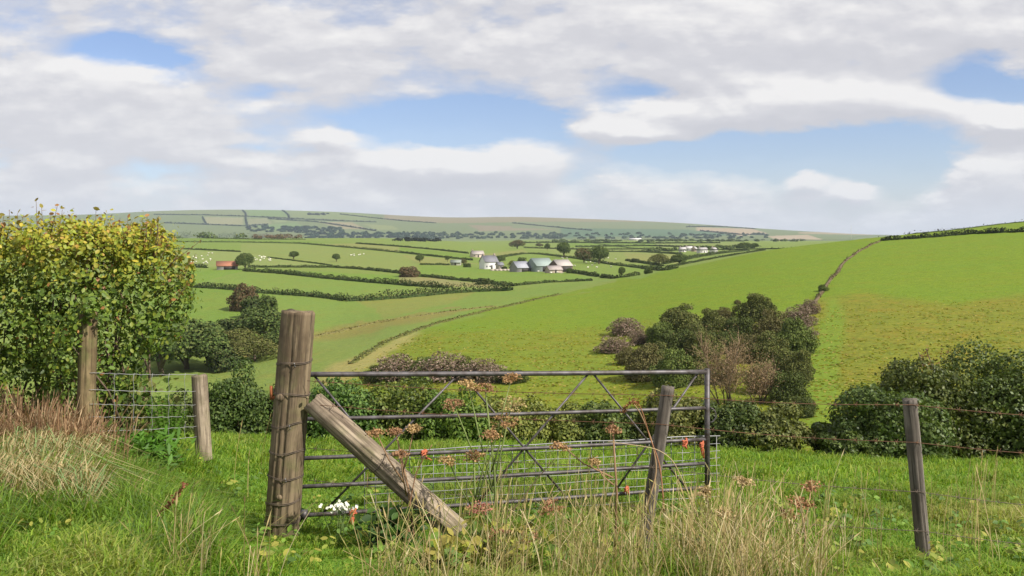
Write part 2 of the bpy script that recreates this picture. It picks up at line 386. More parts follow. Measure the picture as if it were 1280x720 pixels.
def lobe_points(rng, cen, rad, n, inner=.2, zmin=-.5):
    """points through the outer shell of a union of ellipsoids, with outward directions"""
    cen = np.asarray(cen, float); rad = np.asarray(rad, float)
    area = (rad[:, 0] * rad[:, 1] + rad[:, 0] * rad[:, 2] + rad[:, 1] * rad[:, 2])
    PP = []; DD = []; got = 0
    for _ in range(12):
        m = int(n * 1.6); k = rng.choice(len(cen), m, p=area / area.sum())
        d = nrm(rng.normal(size=(m, 3))); ok = d[:, 2] > zmin + rng.uniform(-.3, .1, m); d = d[ok]; k = k[ok]
        r = 1 - np.abs(rng.normal(size=len(d))) * .13
        ins = rng.uniform(size=len(d)) < inner; r = np.where(ins, rng.uniform(.3, .9, len(d)), r)
        bump = 1 + .22 * (vnoise(d[:, 0] * 2.5 + k * 7.1, d[:, 1] * 2.5 + d[:, 2] * 3.3 + k, 3) - .5)
        p = cen[k] + d * rad[k] * (r * bump)[:, None]
        q = np.min(np.linalg.norm((p[:, None] - cen[None]) / rad[None], axis=2) + (np.arange(len(cen))[None] == k[:, None]) * 9, axis=1) if len(cen) > 1 else np.full(len(p), 9.)
        ok = (q > .72) | ins[:len(q)]
        PP.append(p[ok]); DD.append(nrm(d[ok] / rad[k[ok]])); got += ok.sum()
        if got >= n: break
    return np.vstack(PP)[:n], np.vstack(DD)[:n]

def crown_lobes(rng, w, h, z0, n, flat=1.0):
    """lobes scattered over an egg shaped crown of width w, height h that starts at z0"""
    cen = [[0, 0, z0 + h * .5]]; rad = [[w * .33, w * .33, h * .38]]
    for i in range(n):
        d = nrm(rng.normal(size=3)); d[2] = abs(d[2]) * 1.1 - .45
        r = rng.uniform(.17, .29)
        cen.append([d[0] * w * .34, d[1] * w * .34, z0 + h * (.46 + d[2] * .36)]); rad.append([w * r, w * r, h * r * rng.uniform(.75, 1.1) * flat])
    return np.array(cen), np.array(rad)

OAK = [(.066, .10, .027), (.09, .13, .034), (.05, .074, .022), (.115, .14, .04)]
HAZEL = [(.055, .10, .02), (.075, .125, .025), (.04, .07, .016), (.10, .135, .03)]
GORSE = [(.095, .115, .032), (.125, .14, .04), (.065, .078, .025), (.17, .17, .055)]
BROWN = [(.13, .085, .045), (.16, .11, .06), (.10, .075, .04), (.09, .09, .035)]
PINKB = [(.27, .19, .15), (.20, .14, .10), (.14, .11, .07), (.32, .24, .19), (.08, .09, .03)]
OLIVE = [(.10, .115, .03), (.13, .14, .04), (.08, .09, .025), (.15, .14, .05)]
HEDGEC = [(.05, .08, .022), (.04, .06, .02), (.07, .095, .028), (.09, .10, .035)]

def tree_proto(name, seed, h, w, trunk, pal, nleaf, lsize, nl=14, mat='far', wts=None, at=(0, 0, 0), limb=5):
    rng = np.random.RandomState(seed); o = empty(name, at); at = np.array(at, float)
    cen, rad = crown_lobes(rng, w, h - trunk, trunk, nl)
    P, D = lobe_points(rng, cen, rad, nleaf, .15, -.7)
    g = G(); leaves(g, P + at, nrm(D + rng.normal(size=P.shape) * .55), lsize, palette(rng, len(P), pal, wts), rng, .75)
    g.build('crown', M[mat], o)
    g = G(); tr = h * .028
    zs = np.linspace(-.6, trunk + (h - trunk) * .55, 6); wob = rng.normal(size=(6, 2)) * h * .008
    g.tube(np.column_stack([wob + at[:2], zs + at[2]]), np.linspace(tr * 1.4, tr * .45, 6), 7)
    for k in range(limb):
        e = cen[1 + k % nl] ; z = trunk * rng.uniform(.7, 1.2)
        g.tube(np.array([[0, 0, z], [e[0] * .5, e[1] * .5, (z + e[2]) * .5 + .2], e]) + at, [tr * .6, tr * .4, tr * .15], 5)
    g.build('trunk', M['bark'], o)
    return o

def bush_proto(name, seed, w, d, h, pal, nleaf, lsize, nl=9, mat='leaf', wts=None, at=(0, 0, 0), aspect=.65, stems=5, hexa=False, twigs=0, foliage='foliage', spike=.5):
    rng = np.random.RandomState(seed); o = empty(name, at); at = np.array(at, float)
    cen = []; rad = []
    for i in range(nl * 2):
        a = rng.uniform(0, 6.28); q = math.sqrt(rng.uniform()) * .88
        dome = (1 - q * q) ** .42; rz = rng.uniform(.13, .25); r = rng.uniform(.09, .17)
        cen.append([math.cos(a) * w * .44 * q, math.sin(a) * d * .44 * q, h * max(dome * rng.uniform(.62, 1.06) - rz, rz * .4)])
        rad.append([w * r, d * r * 1.2, h * rz])
    cen.append([0, 0, h * .1]); rad.append([w * .4, d * .4, h * .68])
    P, D = lobe_points(rng, cen, rad, nleaf, .12, -.45)
    fly = rng.uniform(size=len(P)) < .10; P[fly] += D[fly] * np.array([w, d, h]) * rng.uniform(.01, .06, (fly.sum(), 1))
    P[:, 2] = np.maximum(P[:, 2], rng.uniform(0, .1, len(P)) * h)
    lsz = np.full(len(P), lsize); m_ = nleaf // 6; d_ = nrm(rng.normal(size=(m_, 3))); d_[:, 2] = np.abs(d_[:, 2]); qq = rng.uniform(.35, .85, (m_, 1))
    P = np.vstack([P, d_ * qq * np.array([w * .42, d * .42, h * .78])]); D = np.vstack([D, d_]); lsize = np.concatenate([lsz, np.full(m_, lsize * 2.2)])
    g = G(); leaves(g, P + at, nrm(D + rng.normal(size=P.shape) * spike), lsize, palette(rng, len(P), pal, wts), rng, aspect, hexa=hexa)
    g.build(foliage, M[mat], o)
    g = G()
    for k in range(stems):
        e = np.array(cen[k % nl]) * np.array([1.0, 1.0, .95]); b = np.array([e[0] * .15, e[1] * .15, -.4])
        g.tube(np.array([b, (b + e) * .5 + np.array([0, 0, .1 * h]), e]) + at, np.array([.03, .022, .008]) * max(h, .8) * .5, 5)
    for k in range(twigs):
        e = P[rng.randint(len(P))] * 1.05; b = e * np.array([.35, .35, .25]); mid = (b + e) / 2 + rng.normal(size=3) * .06 * h
        g.tube(np.array([b, mid, e]) + at, np.array([.012, .008, .003]) * h, 4)
    g.build('stem', M['twig'], o)
    return o

def put(o, loc, sx, sz=None, rot=0.):
    o.location = loc; o.scale = (sx, sx, sz or sx); o.rotation_euler = (0, 0, rot)

# ------------------------------------------------------------------ far hedgerows, each a thing on the ground it follows
def hedge_line(name, label, pts, h, w, ymin, group, cat='hedge', pal=HEDGEC, per=9, lsize=.9, ymax=6900, kind=None, seed=1, gap=0, mat='far'):
    rng = np.random.RandomState(seed + int(sum(p[0] for p in pts)))
    Q = []
    for (x0, y0), (x1, y1) in zip(pts[:-1], pts[1:]):
        n = max(3, int(abs(x1 - x0) / 4))
        for t in np.arange(n) / n: Q.append(unp(x0 + (x1 - x0) * t, y0 + (y1 - y0) * t, ymin, ymax))
    Q.append(unp(*pts[-1], ymin, ymax)); Q = np.array(Q)
    if len(Q) > 5:                      # keep the line smooth on the ground
        for _ in range(3): Q[1:-1, 1] = (Q[:-2, 1] + Q[1:-1, 1] * 2 + Q[2:, 1]) / 4
        Q[:, 2] = gz(Q[:, 0], Q[:, 1])
    seg = np.linalg.norm(np.diff(Q, axis=0), axis=1); L = np.concatenate([[0], np.cumsum(seg)])
    n = int(min(9000, max(60, L[-1] * per)))
    t = rng.uniform(0, L[-1], n); B = np.stack([np.interp(t, L, Q[:, k]) for k in range(3)], 1)
    hh = h * (.55 + .9 * fbm(t / (h * 2.2) + seed, t * 0, 4, 3))
    if gap: hh = hh * np.where(vnoise(t / (h * 4), t * 0, 8) < gap, .25, 1)
    dirv = nrm(np.gradient(Q, axis=0)); side = np.stack([-dirv[:, 1], dirv[:, 0]], 1)
    S = np.stack([np.interp(t, L, side[:, k]) for k in range(2)], 1)
    a = rng.uniform(0, math.pi, n); rr = np.sqrt(rng.uniform(.12, 1, n))
    off = np.cos(a) * w * .5 * rr; zz = np.sin(a) * hh * rr
    V = B + np.column_stack([S * off[:, None], zz - .05 * h])
    D = np.column_stack([S * np.cos(a)[:, None], np.sin(a)])
    g = G(); leaves(g, V, nrm(D + rng.normal(size=V.shape) * .45), lsize, palette(rng, n, pal), rng, .8)
    # solid twiggy heart so that the hedge is not seen through
    nq = len(Q); prf = [(-.32, -.3), (-.3, .25), (0, .45), (.3, .25), (.32, -.3)]
    core = np.stack([Q + np.column_stack([side * w * px_, np.full(nq, h * pz_ * .7)]) for px_, pz_ in prf], 1).reshape(-1, 3)
    i = np.arange(nq - 1)[:, None] * 5; j = np.arange(4)[None]
    g.add(core, np.stack([i + j, i + j + 1, i + 6 + j, i + 5 + j], -1).reshape(-1, 4), tuple(np.array(pal[0]) * .9))
    o = g.build(name, M[mat], loc=tuple(Q[nq // 2])); tag(o, label, cat, group, kind)
    return o

FH = 'hedgerows between the valley fields'
HL = [
 ('thin dark hedgerow at the top of the left fields under the strip of wood', [(150, 297.5), (212, 297), (325, 299.5), (382, 299.5)], 2.4, 3, 1000),
 ('long hedgerow curving down from above the red roofed barn to the farm lane', [(150, 302), (210, 302.5), (305, 303), (375, 304.5), (450, 311), (520, 318)], 2.6, 3, 700),
 ('short straight hedgerow high in the fields left of the upper cottage', [(445, 304.5), (500, 308.5), (545, 312.5), (585, 317)], 2.2, 3, 700),
 ('low hedgerow between two pale sheep fields above the red roofed barn', [(190, 310), (220, 311), (300, 315)], 1.8, 2.5, 500),
 ('bushy hedgerow left of the red roofed barn', [(180, 332), (220, 333), (258, 335)], 3.2, 4, 400),
 ('low bank of rough growth slanting below the two lone round trees', [(335, 322), (375, 327), (415, 332)], .9, 2, 400),
 ('thin hedgerow level with the red roofed barn that thickens towards the farm', [(310, 334.5), (360, 334.5), (415, 334.5), (435, 335.5), (475, 339), (520, 344.5)], 2.0, 3, 350),
 ('thick dark hedgerow running right from below the red roofed barn', [(305, 339), (350, 342), (400, 347.5), (460, 353), (520, 358), (560, 360)], 3.0, 4, 300),
 ('thick dark hedgerow across the left fields ending above the gate post', [(190, 355), (240, 359), (287, 362), (320, 366), (400, 371.5), (432, 376)], 3.0, 4.5, 250),
 ('tall pale green hedge between the gate post and the farm', [(433, 376.5), (475, 375), (520, 371), (560, 367), (600, 364.5), (640, 363)], 4.2, 5, 250),
 ('faint hedgerow dropping to the small shed left of the farmhouse', [(500, 316), (555, 322), (590, 325.5)], 1.8, 3, 550),
 ('short hedge in front of the small grey shed', [(525, 331), (562, 331.5)], 1.5, 2.5, 450),
 ('dark hedgerow bounding the field in front of the farm on its near side', [(525, 345.5), (560, 349), (595, 352.5), (620, 356), (640, 358)], 1.9, 3, 320),
 ('straight low hedgerow below the barns rising to the right', [(640, 357.5), (690, 353), (740, 351)], 1.4, 3, 300),
 ('hedgerow behind the barns rising over the sheep field', [(620, 323), (657, 317), (675, 318), (717, 323), (765, 331), (822, 338)], 2.4, 3.5, 520),
 ('short hedgerow running right from the end of the barns', [(712, 341), (730, 343), (748, 346)], 2.4, 3.5, 420),
 ('short hedgerow at the foot of the bright slope beneath the small lone tree', [(752, 347), (775, 349), (800, 350.5)], 2.0, 3, 380),
 ('hedgerow beyond the pair of dark oaks', [(655, 310), (725, 312), (790, 312), (830, 311)], 3, 4, 850),
 ('thin hedgerow below the moor right of the brown tree', [(640, 304), (705, 303.5), (820, 304.5), (900, 304)], 4, 5, 1500),
 ('short hedgerow left of the spreading olive tree', [(783, 326), (800, 328.5), (828, 333)], 2.2, 3, 560),
 ('short dark hedgerow below the spreading olive tree', [(803, 336), (825, 338), (848, 340.5)], 2.4, 4, 430),
 ('hedgerow along the far brow of the bright slope', [(835, 334.5), (870, 327.5), (920, 318.5), (956, 313)], 1.7, 3, 330),
 ('dark broken hedgerow in front of the white houses', [(830, 330), (870, 322), (900, 317), (935, 313.5)], 3.2, 6, 560),
 ('thin far hedgerow in front of the long white shed', [(715, 300.5), (800, 300), (860, 301), (930, 302)], 4, 5, 2000),
 ('far hedgerow behind the white houses', [(720, 309), (807, 307.5), (905, 310.5)], 3, 5, 1200),
 ('far hedgerow between pale fields right of the pair of dark oaks', [(760, 315), (800, 315), (852, 318)], 2.6, 4, 800),
 ('dark hedgerow on the skyline of the right hill', [(1066, 297), (1100, 293), (1145, 288.5), (1210, 281), (1280, 277), (1400, 272)], 1.7, 2.5, 365),
 ('second hedgerow below the skyline of the right hill', [(1101, 301), (1150, 298), (1210, 293), (1280, 290), (1400, 285)], 2.3, 2.5, 300),
]
for k, (lab, pts, h, w, ym) in enumerate(HL):
    hedge_line('hedgerow', lab, pts, h * .8, w * .8, ym, FH, seed=k, per=30, lsize=.7 if ym < 900 else 1.8, pal=[(.03, .045, .014), (.04, .055, .018), (.025, .035, .012)] if k >= 26 else HEDGEC)
hedge_line('rough_bank', 'brown rushy strip winding across the valley floor behind the gate post', [(285, 452), (330, 438), (389, 422), (478, 402), (567, 389), (620, 383)], .22, 6, 170, None, 'rushes', [(.21, .185, .06), (.17, .17, .05), (.22, .2, .07)], per=8, lsize=.5, ymax=330, kind='stuff')
hedge_line('rough_bank', 'line of dark rushes along the foot of the bright slope', [(440, 455), (478, 430), (500, 421), (537, 407), (580, 396), (615, 387), (655, 378), (700, 368)], .5, 2.6, 140, None, 'rushes', [(.13, .14, .035), (.17, .15, .05), (.10, .115, .035)], per=12, lsize=.4, ymax=420, kind='stuff')
hedge_line('scrub_line', 'line of brown scrub climbing the right hill from the gorse to the skyline hedge', [(1018, 380), (1027, 366), (1036, 354), (1046, 340), (1054, 331), (1066, 319), (1080, 310), (1100, 302)], .85, 1.2, 150, None, 'scrub', [(.16, .12, .07), (.11, .10, .045), (.2, .16, .1)], per=16, lsize=.35, ymax=385, gap=.5)

FM = 'hedgerows on the far moor'
MOORC = [(.035, .055, .035), (.045, .06, .04), (.03, .045, .03)]
for k, (lab, pts, h) in enumerate([
 ('steep straight hedge dropping down the far moor from its highest point', [(303, 263.5), (306, 273), (309, 283)], 8), ('second steep hedge on the far moor, right of the highest point', [(353, 263.5), (359, 270), (362, 275)], 8),
 ('long hedge following the far moor just below its skyline', [(192, 268.5), (255, 269), (303, 270.5), (360, 273.5), (425, 276.5), (470, 278)], 7), ('lower hedge under the pale fields at the left of the far moor', [(205, 279), (258, 281), (305, 283), (335, 281)], 8),
 ('hedge slanting to the woods in the middle of the far moor', [(335, 274), (395, 277.5), (445, 285), (470, 289)], 8), ('hedge at the right end of the green moor fields', [(425, 268), (470, 273), (510, 277), (545, 279)], 6),
 ('thin hedge across the brown middle of the far moor', [(640, 279), (690, 284), (740, 288.5)], 6), ('hedge under the brown skyline at the right of the moor', [(858, 284), (900, 283.5), (945, 286.5)], 7),
 ('hedge between the bare brown fields of the far moor', [(875, 289), (925, 293.5), (960, 294)], 8), ('short hedge at the left edge of the far moor', [(253, 272), (258, 281)], 8)]):
    hedge_line('moor_hedge', lab, pts, h, h * 1.1, 4300, FM, pal=MOORC, per=.8, lsize=9, ymax=6790, seed=k + 60)
def wood(label, x0, x1, ys, hpx, ymin, n, ls, pal, seed, cat='wood', depth=6, ymax=6900):
    rng = np.random.RandomState(seed); x = rng.uniform(x0, x1, n); yb = np.interp(x, np.linspace(x0, x1, len(ys)), ys) - rng.uniform(0, depth, n)
    xs = np.linspace(x0, x1, 25); g = G(); base = unp((x0 + x1) / 2, ys[len(ys) // 2], ymin, ymax)
    for k in range(n):
        b = unp(x[k], yb[k], ymin, ymax); hm = hpx * b[1] / FPX * rng.uniform(.6, 1.15); w = hm * rng.uniform(1.3, 2.6)
        cen, rad = crown_lobes(rng, w, hm, -.25 * hm, 5); m = 110
        P, D = lobe_points(rng, cen, rad, m, .1, -.6)
        leaves(g, P + b, nrm(D + rng.normal(size=P.shape) * .4), ls, palette(rng, len(P), pal) * rng.uniform(.8, 1.2), rng, .85)
    o = g.build('wood', M['far'], loc=tuple(base)); tag(o, label, cat, None, 'stuff'); return o
wood('strip of dark woodland along the top of the left fields', 120, 320, [299, 298.5, 298, 298], 12, 1200, 60, 3.0, OAK, 1, depth=2)
wood('brown strip of woodland above the two lone round trees', 318, 384, [298.5, 298.5, 298.5], 8, 1200, 34, 2.4, BROWN, 2, depth=2)
wood('dark wood in the dip at the foot of the far moor', 380, 545, [298.5, 297.5, 299], 3.6, 4300, 120, 12, [(.022, .05, .02), (.032, .06, .025)], 3, depth=6)
wood('blue green wood low on the middle of the far moor', 310, 430, [290, 291, 292], 3, 4300, 100, 12, [(.024, .05, .024), (.032, .06, .026)], 4, depth=7)
wood('belt of woodland along the foot of the moor above the farm', 500, 700, [299, 299, 300], 2.8, 4300, 130, 12, [(.045, .078, .036), (.055, .088, .04)], 5, depth=8)
wood('scattered woods at the foot of the moor on the right', 690, 960, [299, 299, 299], 2.4, 4300, 120, 12, [(.05, .085, .04), (.06, .095, .045)], 6, depth=7)
wood('small plantation high on the far moor left of centre', 385, 410, [269, 269], 2, 4300, 14, 12, MOORC, 7, depth=1.5)
wood('dark clump of trees around a far farm left of the upper cottage', 498, 548, [301.5, 302], 6, 1150, 20, 2.2, [(.02, .026, .02), (.03, .035, .022)], 8, depth=1.5, ymax=1700)
wood('broken line of trees and bushes below the far moor on the right', 690, 1010, [303, 302.5, 302, 302], 4, 1900, 80, 3.4, OAK, 9, depth=1.5)
wood('trees and gardens scattered round the white houses', 812, 950, [315, 312.5, 311], 6, 750, 30, 1.8, OAK, 10, depth=3)

# ------------------------------------------------------------------ trees and bushes in the valley
TG = 'trees in the valley'
protos = {'oak': [tree_proto('valley_tree', 21, 10, 10, .7, OAK, 3800, .5, 20), tree_proto('valley_tree', 22, 10, 8, 1.0, OAK, 3400, .48, 18), ],
          'brown': [tree_proto('valley_tree', 23, 10, 10, .8, BROWN[:3] + OAK[:2], 3400, .5, 18)], 'olive': [tree_proto('valley_tree', 24, 10, 12, .6, OLIVE, 3600, .5, 20)],
          'bush': [bush_proto('valley_bush', 31, 8, 8, 5, HEDGEC, 2200, .55, mat='far'), bush_proto('valley_bush', 32, 9, 7, 6, OAK, 2200, .55, mat='far'), bush_proto('valley_bush', 33, 8, 8, 5, BROWN, 2200, .5, mat='far', spike=.9)]}
used = set()
def plant(kind, px, py, hpx, wpx, label, ymin=300, cat='tree', group=TG, v=0, ymax=6900, wide=None):
    o = protos[kind][v % len(protos[kind])]
    o = copy_tree(o) if o.name in used else o
    used.add(o.name)
    b = unp(px, py, ymin, ymax); Y = b[1]; base_h = {'oak': 10, 'brown': 10, 'olive': 10, 'bush': 5}[kind]; base_w = {'oak': 9, 'brown': 10, 'olive': 12, 'bush': 8}[kind]
    put(o, tuple(b), wpx * Y / FPX / base_w, hpx * Y / FPX / base_h, (px * 1.7) % 6.28)
    tag(o, label, cat, group); return o
plant('oak', 307, 337, 23, 20, 'dark round tree beside the red roofed barn', 420)
plant('oak', 367, 324, 11, 15, 'low round lone tree in the sheep field, left of the second one', 450, v=1)
plant('oak', 420.5, 327, 11, 12, 'small lone tree in the sheep field, right of the low round one', 450, v=1)
plant('oak', 525, 328, 11, 10, 'small lone tree left of the grey shed at the farm', 400)
plant('oak', 559.5, 327, 8, 7, 'tiny dark tree at the left end of the grey shed', 450, v=1)
plant('brown', 579, 331, 9, 9, 'small tree between the grey shed and the farmhouse', 450)
plant('bush', 511, 346, 15, 30, 'wide brownish bush at the bend of the hedgerow left of the farm', 350, 'bush', 'bushes in the valley', 2)
plant('bush', 607, 355, 9, 26, 'dark rounded bush on the hedgerow below the farmhouse', 320, 'bush', 'bushes in the valley', 0)
plant('bush', 652, 331, 9, 14, 'dark round bush behind the gap between farmhouse and barns', 480, 'bush', 'bushes in the valley', 1)
plant('brown', 646.5, 311, 13, 18, 'brown leaved tree above the farm', 800)
plant('oak', 684, 313, 10, 8, 'slim pale tree right of the brown leaved tree', 800, v=1)
plant('oak', 705, 322, 21, 21, 'large open crowned tree above the barns', 600, v=1)
plant('brown', 730, 328, 21, 24, 'left and lower of the pair of dark oaks right of the barns', 540)
plant('oak', 748.5, 330, 25, 22, 'right and taller of the pair of dark oaks right of the barns', 540)
plant('oak', 777, 346, 13, 11, 'small lone tree with a bare trunk at the foot of the bright slope', 380, v=1)
plant('bush', 810.5, 349, 8, 13, 'small round bush near the bright slope, right of the small lone tree', 370, 'bush', 'bushes in the valley', 1)
plant('olive', 824, 332, 16, 26, 'spreading olive green tree beyond the bright slope', 520)
plant('oak', 850, 331, 15, 20, 'grey green tree right of the spreading olive tree', 520)
plant('bush', 795, 328, 6, 14, 'low dark bush left of the spreading olive tree', 560, 'bush', 'bushes in the valley', 0)
plant('oak', 931, 313, 11, 17, 'dark tree on the brow beside the white houses', 700)
plant('oak', 943, 311, 8, 12, 'small dark tree on the brow right of the white houses', 700, v=1)
plant('bush', 712, 341.5, 6, 12, 'low dark bush at the right end of the barns', 430, 'bush', 'bushes in the valley', 1)
plant('bush', 593, 321, 6, 14, 'dark bush at the left of the upper cottage', 600, 'bush', 'bushes in the valley', 0)
plant('bush', 584, 334, 5, 12, 'garden bush between the grey shed and the farmhouse', 450, 'bush', 'bushes in the valley', 1)
plant('bush', 630, 337, 5, 9, 'garden bush at the right end of the farmhouse', 440, 'bush', 'bushes in the valley', 0)
plant('olive', 641, 334, 9, 12, 'small olive tree between farmhouse and grey barn', 450)
plant('oak', 625, 328, 9, 14, 'dark tree behind the farmhouse roof', 520)
plant('brown', 674, 309, 6, 9, 'low bushy tree on the skyline field behind the slim pale tree', 900)
VG = 'trees along the left valley stream'
for px, py, hp, wp, kd, v, lab in [
 (303, 388, 32, 30, 'bush', 2, 'brownish thorn at the top of the stream trees behind the hedge'), (318, 398, 26, 28, 'bush', 0, 'grey green thorn just below the brownish one by the stream'),
 (334, 402, 26, 24, 'bush', 1, 'dark thorn right of the grey green one by the stream'), (332, 430, 40, 46, 'oak', 0, 'leafy dark green tree in the stream valley left of the gate post'),
 (300, 442, 28, 44, 'olive', 0, 'low olive green tree below the dark one in the stream valley'), (232, 462, 58, 62, 'oak', 0, 'tall dark tree just right of the near hedge in the valley'),
 (262, 462, 44, 50, 'oak', 1, 'mid green tree between the tall dark tree and the olive one'), (200, 470, 60, 60, 'oak', 1, 'dark tree half hidden behind the near hedge'), (345, 415, 22, 20, 'olive', 0, 'small yellow green tree close left of the gate post'),
 (285, 462, 26, 40, 'bush', 0, 'dark bush at the bottom of the stream trees'), (255, 440, 34, 44, 'oak', 1, 'dark green tree behind the mid green tree by the stream'), (318, 452, 26, 50, 'olive', 0, 'low olive bush at the foot of the leafy dark green tree'), (290, 420, 22, 40, 'bush', 0, 'dark shrub between the thorns and the olive tree by the stream'), (352, 440, 26, 34, 'oak', 0, 'dark tree partly hidden by the top of the gate post'), (315, 415, 24, 34, 'bush', 1, 'grey green shrub under the thorns by the stream'), (205, 445, 40, 44, 'oak', 0, 'dark tree peeping out under the overhang of the near hedge')]:
    plant(kd, px, py, hp * 1.2, wp * 1.35, lab, 160, 'tree' if kd != 'bush' else 'bush', VG, v, 300)

# gorse and scrub on the right hill
protos['gorse'] = [bush_proto('gorse_bush', 41, 8, 8, 5, GORSE, 9000, .27, 13, 'far', spike=.7), bush_proto('gorse_bush', 42, 8, 8, 5, GORSE, 9000, .27, 10, 'far', spike=.7), bush_proto('gorse_bush', 43, 8, 8, 5, [GORSE[0], GORSE[2], (.065, .09, .024)], 9000, .27, 15, 'far', spike=.7)]
protos['gorse'] += [bush_proto('gorse_bush', 46, 8, 8, 5, [(.13, .12, .045), (.10, .10, .035), (.16, .14, .06)], 8000, .27, 12, 'far', spike=.9, twigs=40), bush_proto('gorse_bush', 47, 8, 8, 5.2, [(.11, .15, .035), (.14, .17, .045), (.08, .11, .03)], 8000, .3, 11, 'far', spike=.7)]
protos['dead'] = [bush_proto('dead_scrub', 44, 8, 8, 5, PINKB, 3600, .36, 12, 'far', aspect=.4, spike=1.2, twigs=60), bush_proto('dead_scrub', 45, 8, 8, 5, PINKB, 3400, .36, 9, 'far', aspect=.4, spike=1.2, twigs=60)]
def shrub(kind, v, px, pb, hp, wp, label, group, cat='gorse', y0=80, y1=300):
    o = protos[kind][v % len(protos[kind])]; o = copy_tree(o) if o.name in used else o; used.add(o.name)
    b = unp(px, pb, y0, y1); Y = b[1]; put(o, tuple(b), wp * Y / FPX / 8 * (1.2 if kind == 'dead' else 1.), hp * Y / FPX / 5 * (.85 if kind == 'dead' else 1.), (px * 2.3) % 6.28); tag(o, label, cat, group)
GG = 'gorse bushes on the right hill'
for k, (px, pb, hp, wp, lab) in enumerate([
 (852, 412, 32, 62, 'broad dark gorse bush at the upper left of the hillside thicket'), (890, 415, 30, 44, 'dark gorse bush on the upper edge of the thicket between the two brows'),
 (846, 448, 44, 60, 'gorse bush under the upper left brow of the thicket'), (806, 474, 44, 62, 'gorse bush at the lower left corner of the thicket'), (842, 482, 46, 62, 'lowest gorse bush on the left, above the top rail of the gate'),
 (880, 450, 42, 50, 'gorse bush above the brown leafless tree, left of centre'), (945, 400, 34, 58, 'tall gorse bush on the upper right brow of the thicket'), (925, 425, 34, 46, 'gorse bush behind the top of the brown leafless tree'),
 (968, 430, 42, 60, 'gorse bush under the upper right brow'), (996, 442, 46, 54, 'gorse bush on the right edge of the thicket, beside the bright strip'), (975, 470, 46, 60, 'gorse bush right of the brown leafless tree'),
 (1000, 476, 40, 40, 'lower gorse bush on the right edge of the thicket'), (985, 502, 44, 56, 'lowest gorse bush on the right of the thicket'), (785, 455, 20, 34, 'small gorse bush at the far left end of the thicket'),
 (528, 472, 26, 50, 'green gorse between the two largest dead scrubs above the top rail'), (585, 470, 24, 44, 'green gorse behind the dead scrub right of the middle of the top rail'), (470, 476, 20, 40, 'small gorse at the left end of the dead scrub above the top rail'), (640, 478, 18, 44, 'low gorse at the right end of the dead scrub above the top rail'), (922, 380, 5, 11, 'tiny gorse tuft above the dip in the thicket'), (1029, 364, 9, 15, 'small dark thorn at the foot of the scrub line'), (868, 478, 40, 50, 'gorse bush left of the brown leafless tree'),
 (870, 432, 30, 50, 'low gorse bush in the dip between the two brows of the thicket'), (905, 440, 30, 50, 'gorse bush just above the crown of the brown leafless tree'), (935, 452, 34, 50, 'gorse bush between the brown leafless tree and the right brow'),
 (825, 430, 28, 44, 'gorse bush between the dead scrub and the upper left brow'), (822, 462, 34, 50, 'gorse bush in the middle of the left half of the thicket'), (960, 452, 38, 50, 'gorse bush in the middle of the right half of the thicket'),
 (1000, 520, 28, 44, 'low gorse bush at the lowest right corner of the thicket'), (905, 398, 14, 30, 'low gorse between the two brows at the top of the thicket'), (955, 490, 36, 50, 'gorse bush close behind the smaller leafless tree'), (900, 478, 30, 44, 'gorse bush behind the trunk of the brown leafless tree')]):
    shrub('gorse', k, px, pb, hp, wp, lab, GG)
for k, (px, pb, hp, wp, lab) in enumerate([
 (783, 418, 26, 42, 'pinkish brown dead scrub at the top left of the thicket'), (768, 440, 26, 44, 'pinkish brown dead scrub left of the gorse above the gate'), (800, 430, 22, 30, 'small patch of dead scrub against the left gorse'),
 (998, 408, 34, 40, 'pinkish dead scrub on the upper right of the thicket'), (1012, 392, 22, 26, 'small dead scrub patch where the scrub line meets the thicket'), (1008, 424, 22, 26, 'dead scrub on the right edge below the pinkish patch'),
 (500, 473, 38, 66, 'brown dead scrub above the top rail near the gate post'), (556, 474, 42, 70, 'pinkish dead scrub above the middle of the top rail'), (604, 476, 34, 60, 'dead scrub right of the pinkish one above the top rail')]):
    shrub('dead', k, px, pb, hp, wp, lab, 'dead scrub on the right hill', 'scrub')
# the brown leafless tree: many fine upright twigs
def twig_tree(name, px, pb, hpx, wpx, label, y0, y1, n=260, seed=5):
    rng = np.random.RandomState(seed); b = unp(px, pb, y0, y1); s = b[1] / FPX; h = hpx * s; w = wpx * s
    o = empty(name, tuple(b)); g = G(); gt = G()
    for k in range(7):
        a = rng.uniform(0, 6.28); r = w * .28 * math.sqrt(rng.uniform()); x, y = math.cos(a) * r, math.sin(a) * r * .7
        st = np.array([x * .5, y * .5, -.3]); tip = np.array([x * 1.4, y * 1.4, h * rng.uniform(.55, .85)])
        gt.tube(np.array([st, (st + tip) / 2 + rng.normal(size=3) * .08 * w, tip]) + b, [.10, .06, .02], 5, (1.5, 1.35, 1.2))
        for q in range(n // 7):
            t = rng.uniform(.25, 1); s0 = st + (tip - st) * t; d = nrm(np.array([rng.normal() * .7, rng.normal() * .7, rng.uniform(.5, 1.6)])); L = h * rng.uniform(.12, .34)
            e = s0 + d * L; g.tube(np.array([s0, (s0 + e) / 2 + rng.normal(size=3) * .04 * L, e]) + b, [.03, .02, .008], 3, palette(rng, 1, [(.26, .18, .11), (.31, .22, .14), (.21, .15, .09)])[0], cap=False)
    P = rng.normal(size=(3000, 3)) * np.array([w * .22, w * .18, h * .2]) + np.array([0, 0, h * .52]); P[:, 2] = np.maximum(P[:, 2], .2)
    leaves(g, P + b, nrm(rng.normal(size=P.shape)), .24, palette(rng, len(P), [(.30, .20, .11), (.25, .17, .10), (.20, .17, .08)]), rng, .3)
    g.build('crown', M['far'], o); gt.build('trunk', M['bark'], o); tag(o, label, 'tree', 'leafless trees on the hill')
